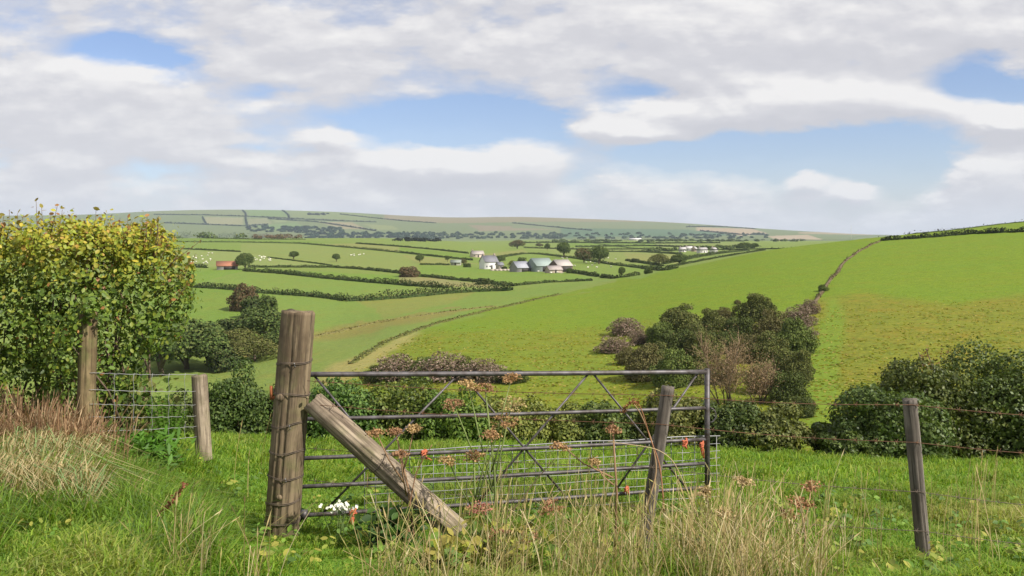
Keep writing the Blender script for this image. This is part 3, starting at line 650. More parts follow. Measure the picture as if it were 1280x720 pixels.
twig_tree('bare_tree', 912, 506, 92, 100, 'brown almost leafless tree in the middle of the gorse thicket', 80, 200, 420)
twig_tree('bare_tree', 945, 505, 60, 60, 'smaller brown leafless tree right of the first and lower down', 80, 200, 260, 6)

# ------------------------------------------------------------------ row of bushes at the end of the near field
BG = 'bushes along the bottom of the near field'
def near_bush(px, wpx, top, base, Y, pal, label, n=5200, hk=1.12, ls=.08, mat='leaf', seed=1, wts=None, dep=2.0, twigs=0, nl=11, cat='bush'):
    b = gpt(px, Y); s = Y / FPX; h = (ypx(px, Y) - top) * s; w = wpx * s
    q = np.random.RandomState(seed + 5).uniform(.82, 1.28, 3); q = q.mean() * .4 + q * .6; pal = [tuple(np.array(p_) * q) for p_ in pal]
    o = bush_proto('field_edge_bush', seed, w * 1.12, dep, h * hk, pal, n, ls, nl, mat, wts, tuple(b), hexa=False, stems=7, twigs=twigs)
    return tag(o, label, cat, BG)
DK = [(.06, .085, .02), (.085, .112, .028), (.12, .14, .038), (.045, .06, .017)]
MG = [(.075, .125, .024), (.10, .155, .03), (.14, .19, .04), (.05, .085, .018)]
OL = [(.125, .15, .032), (.16, .18, .042), (.20, .21, .05), (.08, .10, .024)]
for a in [
 (300, 110, 462, 0, 21.5, DK, 'dark bush left of the tall gate post, behind the short fence post'), (225, 90, 490, 0, 21, DK, 'shaded bush behind the wire netting beside the hedge'),
 (365, 70, 478, 0, 22, DK, 'dark bush directly behind the tall gate post'), (425, 115, 466, 0, 21.5, MG, 'leafy green bush just right of the gate post, behind the sloping strut'),
 (500, 120, 470, 0, 22, MG, 'mid green bush behind the left half of the gate'), (572, 100, 486, 0, 21.5, MG, 'green bush behind the brown seed heads at the middle of the gate'),
 (640, 120, 496, 0, 22, OL, 'olive bush behind the centre of the gate'), (706, 100, 506, 0, 22.5, OL, 'low olive bush behind the right half of the gate'), (765, 100, 500, 0, 22, MG, 'green bush left of the split fence post beyond the gate'),
 (838, 84, 484, 0, 21.5, OL, 'yellow green bush right of the split fence post, behind the end of the gate'), (912, 100, 500, 0, 21, DK, 'dark bush just right of the end of the gate'), (958, 105, 505, 0, 21, OL, 'olive brown bush under the gorse, left of the gap in the bushes')]:
    near_bush(*a[:6], a[6], seed=int(a[0]), n=7500)
for a in [
 (1118, 150, 478, 0, 20.5, DK, 'low left end of the big dark bushes at the right'), (1150, 170, 450, 0, 21.5, DK, 'tall dark bush behind the right fence post'), (1216, 230, 438, 0, 22, DK, 'highest and broadest dark bush, right of the right fence post'),
 (1290, 190, 444, 0, 21, DK, 'rightmost of the big dark bushes beyond the wire fence'), (1052, 64, 532, 0, 20.5, DK, 'small dark bush in the gap between olive and big bushes')]:
    near_bush(*a[:6], a[6], seed=int(a[0]), hk=1.05, n=19000, ls=.08, mat='gloss', wts=[3, 4, 3, 2], nl=19, dep=3.2)
near_bush(1165, 60, 430, 0, 24, [(.16, .10, .03), (.12, .10, .03), (.2, .11, .03)], 'rusty leaved shrub showing over the big dark bushes', seed=77, n=1500, twigs=30)
for px, Y in ((150, 20),):
    near_bush(px, 110, 478, 0, Y, DK, 'dark bush glimpsed through the wire netting under the hedge', seed=px + 400, n=2500)

# ------------------------------------------------------------------ farm buildings
def building(name, label, px, py, ymin, L, D, H, RH, rot, wallc, roofc, win=0, door_or_dark_front=0, chim=0, group='buildings of the valley farm', cat='building', ymax=6900, open_front=False):
    b = unp(px, py, ymin, ymax); o = empty(name, tuple(b)); L *= .9; D *= .9; H *= .92; RH *= .95; ca, sa = math.cos(rot), math.sin(rot)
    def W(x, y, z): return np.array([b[0] + x * ca - y * sa, b[1] + x * sa + y * ca, b[2] + z])
    g = G(); x, y = L / 2, D / 2
    V = [W(-x, -y, -1.5), W(x, -y, -1.5), W(x, y, -1.5), W(-x, y, -1.5), W(-x, -y, H), W(x, -y, H), W(x, y, H), W(-x, y, H), W(-x, 0, H + RH - .12), W(x, 0, H + RH - .12)]
    g.add(V, [np.array([[0, 1, 5, 4], [2, 3, 7, 6]]), np.array([[1, 2, 6], [1, 6, 5], [3, 0, 4], [3, 4, 7], [5, 6, 9], [7, 4, 8]])], wallc); g.build('wall', M['tint'], o)
    g = G(); e = .35; t = .18; dz = RH * e / y
    for s in (-1, 1):
        V = [W(-x - e, s * (y + e), H - dz), W(x + e, s * (y + e), H - dz), W(x + e, 0, H + RH), W(-x - e, 0, H + RH)]
        g.add(np.vstack([V, np.array(V) + np.array([0, 0, t])]), np.array([[0, 1, 2, 3], [4, 7, 6, 5], [0, 4, 5, 1], [1, 5, 6, 2], [2, 6, 7, 3], [3, 7, 4, 0]]), roofc)
    rf = g.build('roof', M['tint'], o)
    for k in range(chim):
        g = G(); g.box(W((-x + .8) if k == 0 else (x - .8), 0, H + RH + .3), (.9, .8, 1.8), rot, (.3, .24, .2)); g.build('chimney', M['tint'], rf)
    for k in range(win):
        for lev in ((1.5, 4.1) if H > 4.5 else (1.5,)):
            xx = -x + L * (k + .5) / win
            if lev == 1.5 and door_or_dark_front and k == win // 2: continue
            g = G(); g.box(W(xx, -y - .03, lev), (.85, .12, .95), rot, (.10, .10, .11)); g.build('window', M['tint'], o)
    if door_or_dark_front:
        g = G(); g.box(W(0 if not open_front else L * .1, -y - .04, 1.05 if not open_front else H * .42), (1.1, .12, 2.1) if not open_front else (L * .55, .12, H * .84), rot, (.05, .045, .04)); g.build('door_or_dark_front', M['tint'], o)  # on open fronts a wide dark panel stands in for the shaded inside
    return tag(o, label, cat, group)
SL, WH, ST = (.18, .18, .20), (.72, .71, .69), (.36, .29, .24)
building('farmhouse', 'white farmhouse with grey slate roof and two chimneys', 611, 336, 440, 10.5, 6.5, 4.6, 3.6, R(38), WH, SL, 4, 1, 2)
building('outhouse', 'low stone outhouse joined to the right end of the farmhouse', 624.5, 336.5, 440, 3.6, 4.5, 2.8, 1.6, R(24), (.42, .36, .31), SL, 1)
building('shed', 'small grey green roofed shed left of the farmhouse', 570, 331.5, 440, 7, 5, 2.0, 1.6, R(-6), (.30, .30, .24), (.22, .25, .21), 0, 1)
building('cottage', 'pale roofed cottage above and behind the farmhouse', 596.5, 321.5, 600, 11, 7, 2.7, 2.8, R(20), (.55, .45, .38), (.36, .32, .29), 3, 1, 1)
building('barn', 'grey roofed open fronted barn nearest the farmhouse', 650, 339.5, 430, 10, 8, 2.4, 3.4, R(38), (.25, .24, .23), (.33, .34, .38), 0, 1, open_front=True)
building('barn', 'big green grey roofed barn between the grey and brown barns', 675, 339, 440, 13, 12, 3.4, 4.2, R(34), (.22, .26, .24), (.27, .33, .30), 0, 1, open_front=True)
building('barn', 'low stone barn standing in front of the brown barn', 692, 341, 430, 9, 5, 2.0, 2.0, R(30), (.42, .34, .28), (.36, .31, .29), 0, 1)
building('barn', 'brown walled barn with a pale roof at the right end of the farm', 701, 339.5, 445, 11, 9, 3.6, 3.2, R(36), (.13, .09, .075), (.42, .38, .35), 0, 1, open_front=True)
building('barn', 'old stone barn with a rusty red roof in the left fields', 284, 337, 440, 12.5, 6, 2.4, 2.6, R(20), (.34, .31, .31), (.33, .14, .08), 0, 1, open_front=True, group='buildings in the left fields')
building('shed', 'long white shed far off below the moor', 794, 300.5, 1800, 38, 16, 4, 3, R(0), (.45, .43, .40), (.58, .57, .55), 0, 1, group='buildings below the moor')
for k, (px, py, L, lab) in enumerate([(853, 315, 9, 'leftmost of the small white houses below the moor'), (861, 313.5, 11, 'pale roofed house second in the row of white houses'), (878, 316, 14, 'largest and brightest of the white houses below the moor'), (892, 316.5, 8, 'small white house right of the largest one'), (868, 314.5, 8, 'low brown house between the white houses')]):
    building('house', lab, px, py, 700, L * .85, 6, 3.4, 2.4, R(10 + 12 * k), (.6, .58, .55) if k != 4 else (.4, .3, .25), (.5, .47, .46) if k % 2 else (.42, .40, .39), 3, 1, 1, group='houses below the moor')
g = G()
Q = np.array([unp(x, 338.5, 430) for x in np.linspace(613, 638, 6)])
for a, b_ in zip(Q[:-1], Q[1:]):
    d = b_ - a; g.box((a + b_) / 2 + np.array([0, 0, .3]), (np.linalg.norm(d[:2]) + .02, .4, 1.3), math.atan2(d[1], d[0]), (.45, .38, .33))
tag(g.build('garden_wall', M['tint'], loc=tuple(Q[2])), 'low stone garden wall in front of the farmhouse', 'wall')
# mast on the skyline
b = unp(1064, 296, 300, 420); b = gpt(1064, 1400.); g = G(); zt = (HOR - 281) / FPX * 1400
g.tube([b, [b[0], b[1], zt]], [.5, .25], 5, (.45, .45, .45)); tag(g.build('mast', M['tint'], loc=tuple(b)), 'thin grey mast standing on the skyline at the end of the hill', 'mast')
# sheep
g = G(); wc = (.72, .69, .6)
g.ball((0, 0, .62), (.55, .28, .30), wc); g.ball((.62, 0, .78), (.17, .11, .13), (.55, .5, .42)); g.ball((.42, 0, .72), (.2, .16, .18), wc)
for sx in (-.33, .33):
    for sy in (-.13, .13): g.tube([(sx, sy, .5), (sx, sy, 0)], .05, 5, (.3, .27, .22))
sheep0 = None
def sheep(n, x0, x1, y0, y1, ymin, label, seed):
    global sheep0
    rng = random.Random(seed)
    for k in range(n):
        if sheep0 is None: o = sheep0 = g.build('sheep', M['tint'], loc=(0, 0, 0))
        else: o = sheep0.copy(); COL.objects.link(o)
        b = unp(rng.uniform(x0, x1), rng.uniform(y0, y1), ymin); o.location = tuple(b); o.rotation_euler = (0, 0, rng.uniform(0, 6.28)); o.scale = (1.15,) * 3
        tag(o, label, 'sheep', label.replace('white sheep ', 'sheep '))
sheep(20, 238, 268, 317, 331, 450, 'white sheep grazing in the field left of the red roofed barn', 1)
sheep(18, 318, 338, 320, 327, 450, 'white sheep grazing right of the round tree by the red roofed barn', 2)
sheep(8, 438, 458, 317, 320.5, 450, 'white sheep grazing high in the field right of the two lone trees', 3)
sheep(26, 690, 770, 322, 337, 450, 'white sheep grazing in the field right of the barns', 4)
sheep(6, 672, 698, 339.5, 342.5, 380, 'white sheep grazing in front of the barns', 5)

# ------------------------------------------------------------------ near fence line
def rough_log(g, A, B, r0, r1, seed, k=40, n=44, groove=.10, flat=None, C=None, chew=0.):
    """a split or turned timber: shrinkage cracks along its length, out of round, with end faces; local z runs along it"""
    A = np.array(A, float); B = np.array(B, float); t = np.linspace(0, 1, n); a = np.arange(k) * 2 * math.pi / k
    ax = nrm(B - A); up = np.array([0, 1., 0]); X = nrm(np.cross(up, ax)); Yv = np.cross(ax, X)
    aa, tt = np.meshgrid(a, t)
    r = (r0 + (r1 - r0) * tt) * (1 + .07 * (vnoise(np.cos(aa) * 1.3 + seed, np.sin(aa) * 1.3 + tt * 2, seed) - .5))
    cr = vnoise(np.cos(aa) * 4.5 + 9, np.sin(aa) * 4.5 + tt * .9 + seed * 3, seed + 1)
    r = r * (1 - groove * np.clip(.36 - cr, 0, 1) * 4)
    r = r * (1 + .025 * (vnoise(aa * 9, tt * 60, seed + 2) - .5))
    if flat: 
        lim = flat * (r0 + (r1 - r0) * tt); cz = np.cos(aa - 1.9); r = np.where(r * cz > lim, lim / np.maximum(cz, .05), r)
    P = A + (B - A) * tt[..., None] + (X * np.cos(aa)[..., None] + Yv * np.sin(aa)[..., None]) * r[..., None]
    if chew: P[-1] += ax * (chew * (vnoise(np.cos(a) * 3 + seed, np.sin(a) * 3, seed)[:, None] - .5))
    V = np.vstack([P.reshape(-1, 3), A[None], P[-1].mean(0)[None] + ax * .002])
    i = np.arange(n - 1)[:, None] * k; j = np.arange(k)[None]; j2 = (j + 1) % k; q = np.arange(k); q2 = (q + 1) % k
    g.add(V, [np.stack([i + j, i + j2, i + k + j2, i + k + j], -1).reshape(-1, 4), np.stack([np.full(k, n * k), q2, q], 1), np.stack([np.full(k, n * k + 1), (n - 1) * k + q, (n - 1) * k + q2], 1)], C)
def oriented(o, A, B):
    """turns the mesh so that its own z follows the timber (the grain follows z)"""
    d = Vector(tuple(np.array(B) - np.array(A))).normalized(); q = Vector((0, 0, 1)).rotation_difference(d)
    me = o.data; me.transform(q.to_matrix().inverted().to_4x4()); o.rotation_euler = q.to_euler()

YP = 6.4
pA, pB = P3(351, 672, YP), P3(373, 389, YP)
post = empty('gate_post', tuple(pA))
tag(post, 'thick weathered round gate post bound with wire, beside the metal gate', 'gate post')
g = G(); rough_log(g, pA, pB, .122, .118, 3, 96, 80, .11, chew=.02); o = g.build('timber', M['wood'], post, smooth=False); oriented(o, pA, pB)
def ring(A, B, t, r, wr, tilt, rng, slack=.004):
    c_ = A + (B - A) * t; a = np.linspace(0, 2 * math.pi, 41)
    return np.stack([c_[0] + np.cos(a) * (r + slack), c_[1] + np.sin(a) * (r + slack), c_[2] + tilt * np.cos(a) + .006 * np.sin(a * 3 + t * 9)], 1)
rng = np.random.RandomState(2)
for t, tl in ((.775, .008), (.640, -.012), (.505, .02), (.385, .006), (.275, -.006), (.165, .012), (.075, .005)):
    g = G(); P = ring(pA, pB, t, .122, .002, tl, rng); g.tube(P, .0028, 5, cap=False)
    g.tube(P + np.array([0, 0, .009]), .0024, 5, cap=False)
    g.build('wrapped_wire', M['darkwire'], post)
g = G(); hp = P3(349, 497, 6.36)
g.tube([hp + np.array([.03, 0, -.003]), hp, hp + np.array([-.055, -.01, .002])], .013, 8); g.tube([hp + np.array([-.052, -.01, -.012]), hp + np.array([-.054, -.01, .085])], .012, 8)
g.build('hinge_pin', M['rust'], post, smooth=True)
for px_, py_, r_ in ((350, 497, .03), (349, 622, .022), (384, 497, .012)):
    g = G(); g.ball(P3(px_, py_, 6.4 - .118), (r_, .016, r_ * .9)); g.build('knot', M['wood'], post, smooth=True)
for t in (.775, .505, .275):
    g = G(); b = pA + (pB - pA) * t; y = b[1] - .124
    g.tube([(b[0] + .03, y + .01, b[2] + .01), (b[0] + .03, y - .008, b[2] + .008), (b[0] + .035, y - .008, b[2] - .012), (b[0] + .035, y + .01, b[2] - .014)], .003, 5); g.build('staple', M['wire'], post)

bA, bB = P3(575, 668, 6.12), P3(391, 502, 6.36)
st = empty('timber_strut', tuple(bA)); tag(st, 'pale split timber strut leaning down from the gate post', 'strut')
g = G(); rough_log(g, bA, bB, .090, .081, 8, 60, 60, .10, flat=.95, chew=.03); o = g.build('timber', M['wood_pale'], st); oriented(o, bA, bB)
g = G(); d = nrm(bB - bA); c_ = bA + (bB - bA) * .55; a = np.linspace(0, 6.283, 31); X = nrm(np.cross(d, [0, 1, 0])); Yv = np.cross(X, d)
g.tube(c_ + (X * np.cos(a)[:, None] + Yv * np.sin(a)[:, None]) * .091 + d * (.05 * np.sin(a))[:, None], .003, 5, cap=False); g.build('wrapped_wire', M['darkwire'], st)

def fence_post(label, top, base, Y, rx, seed, mat='wood_grey', group='posts of the wire fence', r_top=None, Yt=None):
    A, B = P3(*base, Y), P3(*top, Yt or Y)
    o = empty('fence_post', tuple(A)); tag(o, label, 'fence post', group)
    g = G(); rough_log(g, A, B, rx, r_top or rx * .95, seed, 44, 50, .16, flat=.75, chew=.02); m_ = g.build('timber', M[mat], o); oriented(m_, A, B)
    return o, A, B
fp1, f1a, f1b = fence_post('split grey fence post leaning in front of the end of the gate', (835, 484), (801, 706), 5.9, .045, 21)
fp2, f2a, f2b = fence_post('dark grey fence post standing by itself at the right', (1137, 499), (1158, 730), 5.8, .046, 22)
fp3, f3a, f3b = fence_post('mossy post half buried in the near hedge', (111, 390), (107, 560), 8.0, .082, 23, 'wood_lichen', 'posts of the netting fence')
fp4, f4a, f4b = fence_post('short grey post at the end of the wire netting', (249, 469), (255, 575), 8.7, .078, 24, 'wood_pale', 'posts of the netting fence')

# barbed strands from the gate post across both fence posts
strands = [('top rusty barbed strand of the wire fence', 476, 494, 506, 524, 'rustwire'), ('second rusty barbed strand of the wire fence', 505, 530, 553, 572, 'rustwire'),
           ('third dull barbed strand of the wire fence', 560, 584, 615, 640, 'darkwire'), ('fourth dull barbed strand of the wire fence', 600, 634, 664, 690, 'darkwire'), ('lowest barbed strand, almost lost in the long grass', 640, 668, 702, 724, 'darkwire')]
for lab, y0, y1, y2, y3, mt in strands:
    K = [P3(384, y0, 6.30), P3(828 - (y1 - 494) * .15, y1, 5.86), P3(1140 + (y2 - 506) * .09, y2, 5.755), P3(1420, y3, 5.7)]
    pts = []
    for a_, b_ in zip(K[:-1], K[1:]):
        for t in np.linspace(0, 1, 25)[:-1]: pts.append(a_ + (b_ - a_) * t - np.array([0, 0, .02 * math.sin(math.pi * t)]))
    pts.append(K[-1]); pts = np.array(pts)
    o = empty('barbed_strand', tuple(pts[0])); tag(o, lab, 'barbed wire', 'strands of the wire fence')
    g = G(); g.tube(pts, .0022, 5); g.build('wire', M[mt], o)
    g = G(); seg = np.concatenate([[0], np.cumsum(np.linalg.norm(np.diff(pts, axis=0), axis=1))])
    for s in np.arange(.06, seg[-1], .13):
        c_ = np.array([np.interp(s, seg, pts[:, k]) for k in range(3)])
        for d in ((.012, .004, .016), (.008, -.012, -.014)): g.tube([c_ - np.array(d), c_ + np.array(d)], .0016, 4)
    g.build('barb', M[mt], o)['kind'] = 'stuff'
# wire netting between the hedge post and the short post
def at2(x, y): 
    t = (x - 115) / 130.; return P3(x, y, 7.95 + .68 * t)
rows = [(466, 468), (487, 489), (505, 506), (521, 520), (539, 533), (556, 546)]
g = G()
for l, r_ in rows:
    g.tube([at2(x, l + (r_ - l) * (x - 115) / 130. + 1.2 * math.sin((x - 115) / 130. * 3.1) + .5 * math.sin(x * .4)) for x in np.linspace(112, 247, 22)], .0024, 5)
for x in (143, 167, 190, 211, 231):
    g.tube([at2(x + .8 * math.sin(y * .3), y) for y in np.linspace(466.5, 552, 12)], .0021, 5)
tag(g.build('wire_netting', M['wire'], loc=tuple(at2(115, 552))), 'square wire netting strung between the hedge post and the short post', 'netting')

# ------------------------------------------------------------------ the tubular gate
gL, gR = 6.78, 7.7
def gp(px, py, dy=0.):
    # point of the gate's plane seen at px
    xl, xr = (376 - 640) / FPX * gL, (884 - 640) / FPX * gR; k = (px - 640) / FPX
    s = (k * gL - xl) / ((xr - xl) - k * (gR - gL)); Y = gL + s * (gR - gL) + dy
    return P3(px, py, Y)
gate = empty('field_gate', tuple(gp(376, 655))); tag(gate, 'five barred grey tubular steel field gate with crossed stays', 'gate')
railsy = [(468, 465), (524, 510), (573, 549), (608.5, 579), (644.5, 609)]
def ry(k, x): a, b_ = railsy[k]; return a + (b_ - a) * (x - 376) / 508.
for k in range(5):
    g = G(); g.tube([gp(x, ry(k, x) + (1.0 if k else .6) * math.sin((x - 372) / 512 * math.pi)) for x in np.linspace(372, 884, 14)], .020 if k == 0 else .0155, 10); g.build('rail', M['galv'], gate, smooth=True)
g = G(); g.tube([gp(884, 461), gp(884, 617)], .023, 10); g.build('end_upright', M['galv'], gate, smooth=True)
g = G(); g.tube([gp(374, 464), gp(373, 652)], .023, 10); g.build('hinge_upright', M['galv'], gate, smooth=True)
for x0, x1 in ((393, 528), (572, 404), (578, 706), (735, 598), (742, 857), (872, 768)):
    g = G(); g.tube([gp(x0, ry(0, x0) + 2, .012), gp((x0 + x1) / 2, (ry(0, x0) + ry(4, x1)) / 2, .012), gp(x1, ry(4, x1) - 2, .012)], .009, 7); g.build('stay', M['galv'], gate, smooth=True)
g = G(); a = np.linspace(-1.4, 1.4, 12); c_ = gp(886, 519)
g.tube([c_ + np.array([.062 * math.cos(t), 0, .064 * math.sin(t)]) for t in a], .006, 6); g.build('latch_loop', M['galv'], gate, smooth=True)
for px_, k in ((392, 0), (392, 4)):
    g = G(); g.box(gp(px_ - 12, ry(k, px_)), (.045, .06, .06)); g.build('hinge', M['galv'], gate)
# mesh panel hung behind the lower rails
g = G(); dy = .06
for k in range(9):
    f = k / 8.
    g.tube([gp(x, (ry(2, x) - 4) * (1 - f) + (ry(4, x) + 12) * f + .7 * math.sin(x * .05 + k), dy) for x in np.linspace(455, 900, 24)], .0026 if k else .005, 5)
for x in np.arange(456, 902, 14.2):
    g.tube([gp(x + .8 * math.sin(x), (ry(2, x) - 4) * (1 - f) + (ry(4, x) + 12) * f, dy) for f in (0, .5, 1)], .003, 5)
tag(g.build('mesh_panel', M['wire'], loc=tuple(gp(680, 640, dy))), 'wire mesh panel hung along the lower rails of the gate', 'mesh panel')
# orange twine knots
def twine(px, py, label, s, seed, hang=.08):
    rng = np.random.RandomState(seed); c_ = gp(px, py, -.03); g = G(); a = np.linspace(0, 6.28 * 3, 50)
    g.tube(np.stack([c_[0] + s * np.sin(a * 1.1) * .7 + rng.normal(size=50) * .004, c_[1] + .03 * np.cos(a), c_[2] + s * .8 * np.cos(a * .83) + rng.normal(size=50) * .004], 1), .007, 6)
    for k in range(4):
        d = np.array([rng.normal() * .02, -.01, -hang * rng.uniform(.7, 1.3)]); g.tube([c_, c_ + d * .5 + rng.normal(size=3) * .01, c_ + d], .006, 5)
    tag(g.build('twine_knot', M['twine'], loc=tuple(c_)), label, 'twine', 'orange twine on the gate')
twine(441, 640, 'frayed orange twine hanging from the bottom rail near the gate post', .026, 1, .1)
twine(530, 566, 'small orange twine knot on the middle rail behind the strut', .022, 2, .05)
twine(856, 553, 'orange twine knot on the middle rail left of the end upright', .030, 3, .04)
twine(877, 556, 'orange twine tied round the end upright of the gate', .024, 4, .09)
twine(783, 611, 'faded orange twine on the bottom rail left of the split post', .016, 5, .04)
# ------------------------------------------------------------------ near hedge
rng = np.random.RandomState(77); HY = 9.0
def hp_(px, py, Y): return P3(px, py, Y)
cen = []; rad = []
for px in np.arange(-420, 140, 42):
    for py, rz in ((330, .36), (378, .45), (430, .5), (490, .45)):
        cen.append(hp_(px + rng.uniform(-12, 12), py + rng.uniform(-10, 10), HY + rng.uniform(-.15, .3))); rad.append([.42, .62, rz * rng.uniform(.85, 1.1)])
for px, py, r in [(140, 322, .40), (172, 322, .34), (190, 345, .32), (150, 370, .45), (180, 368, .38), (196, 380, .30), (135, 410, .34), (185, 400, .34), (205, 385, .26), (212, 372, .16), (150, 448, .13), (170, 440, .12), (100, 440, .36), (130, 330, .4), (190, 303, .13), (60, 302, .18), (105, 300, .15), (15, 300, .17), (150, 302, .14), (212, 356, .16), (218, 338, .12), (218, 350, .10), (80, 312, .2), (38, 306, .16), (128, 308, .15), (172, 308, .16), (208, 325, .14), (200, 398, .14), (90, 480, .3)]:
    cen.append(hp_(px, py, HY + rng.uniform(0, .3))); rad.append([r, .55, r])
for px, py, r_ in [(98, 398, .11), (88, 420, .12), (120, 382, .13), (84, 450, .12), (125, 400, .08)]:
    cen.append(hp_(px, py, 7.95)); rad.append([r_, .16, r_])
cen = np.array(cen); rad = np.array(rad)
hb = gpt(60, HY); hedge = empty('beech_hedge', tuple(hb)); tag(hedge, 'tall near hedge with glossy green leaves turning yellow on top', 'hedge')
P, D = lobe_points(rng, cen, rad, 80000, .12, -.9)
gapn = fbm(P[:, 0] * 5.5 + P[:, 1], P[:, 2] * 6.5, 23, 3); ok = (gapn > .43) | (rng.uniform(size=len(P)) < .22) | (P[:, 2] > (HOR - 318) / FPX * HY); P, D = P[ok], D[ok]
fly = rng.uniform(size=len(P)) < .12; P[fly] += D[fly] * rng.uniform(.02, .12, (fly.sum(), 1)); tu = fbm(P[:, 0] * 4.5, P[:, 1] * 4.5, 17, 3); topk = np.clip((P[:, 2] - (HOR - 330) / FPX * HY) / .2, 0, 1); P[:, 2] += topk * (tu - .5) * .34
zt = (P[:, 2] - (HOR - 350) / FPX * HY) / .42          # 0 at 330 px, 1 near the top
n = len(P); yel = np.clip(zt * .95 + .04 + rng.normal(size=n) * .33, 0, 1)
cg = palette(rng, n, [(.095, .155, .02), (.135, .195, .026), (.06, .10, .016), (.19, .225, .03)], [4, 3, 3, 2]); cy = palette(rng, n, [(.33, .31, .03), (.38, .31, .04), (.25, .29, .03), (.36, .23, .05)], [4, 2, 5, .5])
C = cg * (1 - yel[:, None]) + cy * yel[:, None]
brn = rng.uniform(size=n) < .012; C[brn] = palette(rng, brn.sum(), [(.34, .17, .05), (.28, .13, .05)])
g = G(); leaves(g, P, nrm(D + np.array([.15, -.25, .35]) + rng.normal(size=P.shape) * .55), .043 * rng.uniform(.7, 1.25, n), C, rng, .62, .25, True, .25); g.build('foliage', M['gloss'], hedge)
g = G()
for k in range(90):
    i = rng.choice(np.nonzero(cen[:, 0] < (150 - 640) / FPX * HY)[0]); e = cen[i] + rng.normal(size=3) * .15; b = np.array([e[0] + rng.normal() * .2, HY + .1 + rng.normal() * .15, hb[2] - .2])
    g.tube([b, (b + e) / 2 + rng.normal(size=3) * .08, e], [.016, .011, .004], 5)
g.build('stem', M['twig'], hedge)
g = G(); gl = []
for px, py in [(22, 266), (72, 256), (88, 270), (130, 268), (160, 272), (184, 270), (196, 276), (212, 300), (222, 318), (5, 268), (12, 262), (45, 248), (52, 258), (78, 262), (95, 268), (120, 262), (150, 272), (165, 276), (190, 276), (198, 270), (205, 290), (228, 310), (238, 330), (252, 300), (246, 318), (30, 268), (64, 268), (110, 268), (178, 280), (140, 268), (235, 355), (240, 345), (-60, 262), (-140, 258)]:
    e = hp_(px, py, HY - .1 + rng.uniform(-.2, .2)); b = hp_(min(px, 200) - 8, max(py + 55, 325), HY); mid = (b + e) / 2 + rng.normal(size=3) * .03
    g.tube([b, mid, e], [.006, .004, .002], 4)
    for t in np.linspace(.35, 1, 9): gl.append(b * (1 - t) ** 2 + 2 * mid * t * (1 - t) + e * t * t + rng.normal(size=3) * .014)
gl = np.array(gl); sh = g.build('shoot', M['twig'], hedge); g = G()
leaves(g, gl, nrm(rng.normal(size=gl.shape) + np.array([0, -.4, .3])), .05, palette(rng, len(gl), [(.26, .20, .03), (.20, .17, .03), (.30, .16, .06)]), rng, .55, .2, True); g.build('leaf_spray', M['gloss'], sh)['kind'] = 'stuff'

# ------------------------------------------------------------------ grass
def blades(g, X, Y, h, w, C, lean, rng, wind=(0, 0), z=None, bend=.5):
    n = len(X); z = gz(X, Y) - .01 if z is None else z
    a = rng.uniform(0, 6.283, n); L = lean * rng.uniform(.2, 1.2, n)
    dx, dy = np.cos(a) * L + wind[0], np.sin(a) * L + wind[1]
    f = rng.uniform(-.9, .9, n); sx, sy = np.cos(f) * w * .5, np.sin(f) * w * .5
    B = np.stack([X, Y, z], 1); S = np.stack([sx, sy, 0 * sx], 1)
    m = B + np.stack([dx * h * .35, dy * h * .35, h * .6], 1); t = B + np.stack([dx * h, dy * h, h * (1 - bend * np.minimum(1, np.hypot(dx, dy)) * .6)], 1)
    V = np.stack([B - S, B + S, m + S * .8, m - S * .8, t], 1).reshape(-1, 3); i = np.arange(n)[:, None] * 5
    C4 = np.repeat(C, 5, 0)
    g.add(V, [i + np.array([0, 1, 2, 3]), i + np.array([3, 2, 4])], C4)
def scatter(n, y0, y1, u0, u1, rng, power=1.0):
    q = rng.uniform(0, 1, n); Y = (y0 ** (1 + power) + q * (y1 ** (1 + power) - y0 ** (1 + power))) ** (1 / (1 + power))
    return rng.uniform(u0, u1, n) * Y, Y
rng = np.random.RandomState(5); g = G()
GR = [(.155, .262, .03), (.118, .225, .026), (.20, .295, .038), (.245, .30, .055), (.085, .165, .024)]
for (n, y0, y1, hb_, wb, pw) in ((200000, 3.6, 9.5, .10, .0085, .3), (140000, 9, 25, .115, .017, .4)):
    X, Y = scatter(n, y0, y1, -.72, .72, rng, pw)
    cl = fbm(X * 2.3, Y * 2.3, 31, 3); cl2 = fbm(X * .45 + 9, Y * .45, 37, 3); u = 640 + FPX * X / Y
    h = hb_ * (.28 + 4.2 * np.clip(cl - .44, 0, 1) + .5 * cl2) * rng.uniform(.6, 1.3, n)
    lf = (u < 280) & (Y < 8.5); h = np.where(lf, h * 1.1, h); h = h * np.where((u > 300) & (u < 480) & (Y > 4.4) & (Y < 6.6), .6, 1.) * np.where((u > 300) & (u < 900) & (Y > 5.6) & (Y < 7.8), .75, 1.)
    dry = np.clip((fbm(X * .8 + 3, Y * .8, 41, 3) - .5) * 3 + rng.normal(size=n) * .25, 0, 1) * np.where(Y < 8, .8, .3)
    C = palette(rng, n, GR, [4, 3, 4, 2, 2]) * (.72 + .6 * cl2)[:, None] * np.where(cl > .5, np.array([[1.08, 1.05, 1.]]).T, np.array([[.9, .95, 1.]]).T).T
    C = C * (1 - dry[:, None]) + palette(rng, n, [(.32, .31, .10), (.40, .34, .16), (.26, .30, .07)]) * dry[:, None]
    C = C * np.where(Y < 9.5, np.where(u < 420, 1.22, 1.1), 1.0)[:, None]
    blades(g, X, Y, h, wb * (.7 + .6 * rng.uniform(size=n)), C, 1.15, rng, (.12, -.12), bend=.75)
tag(g.build('grass', M['grass'], loc=(0, 12, -2.5)), 'tufted green grass of the near field around the gate', 'grass', None, 'stuff')
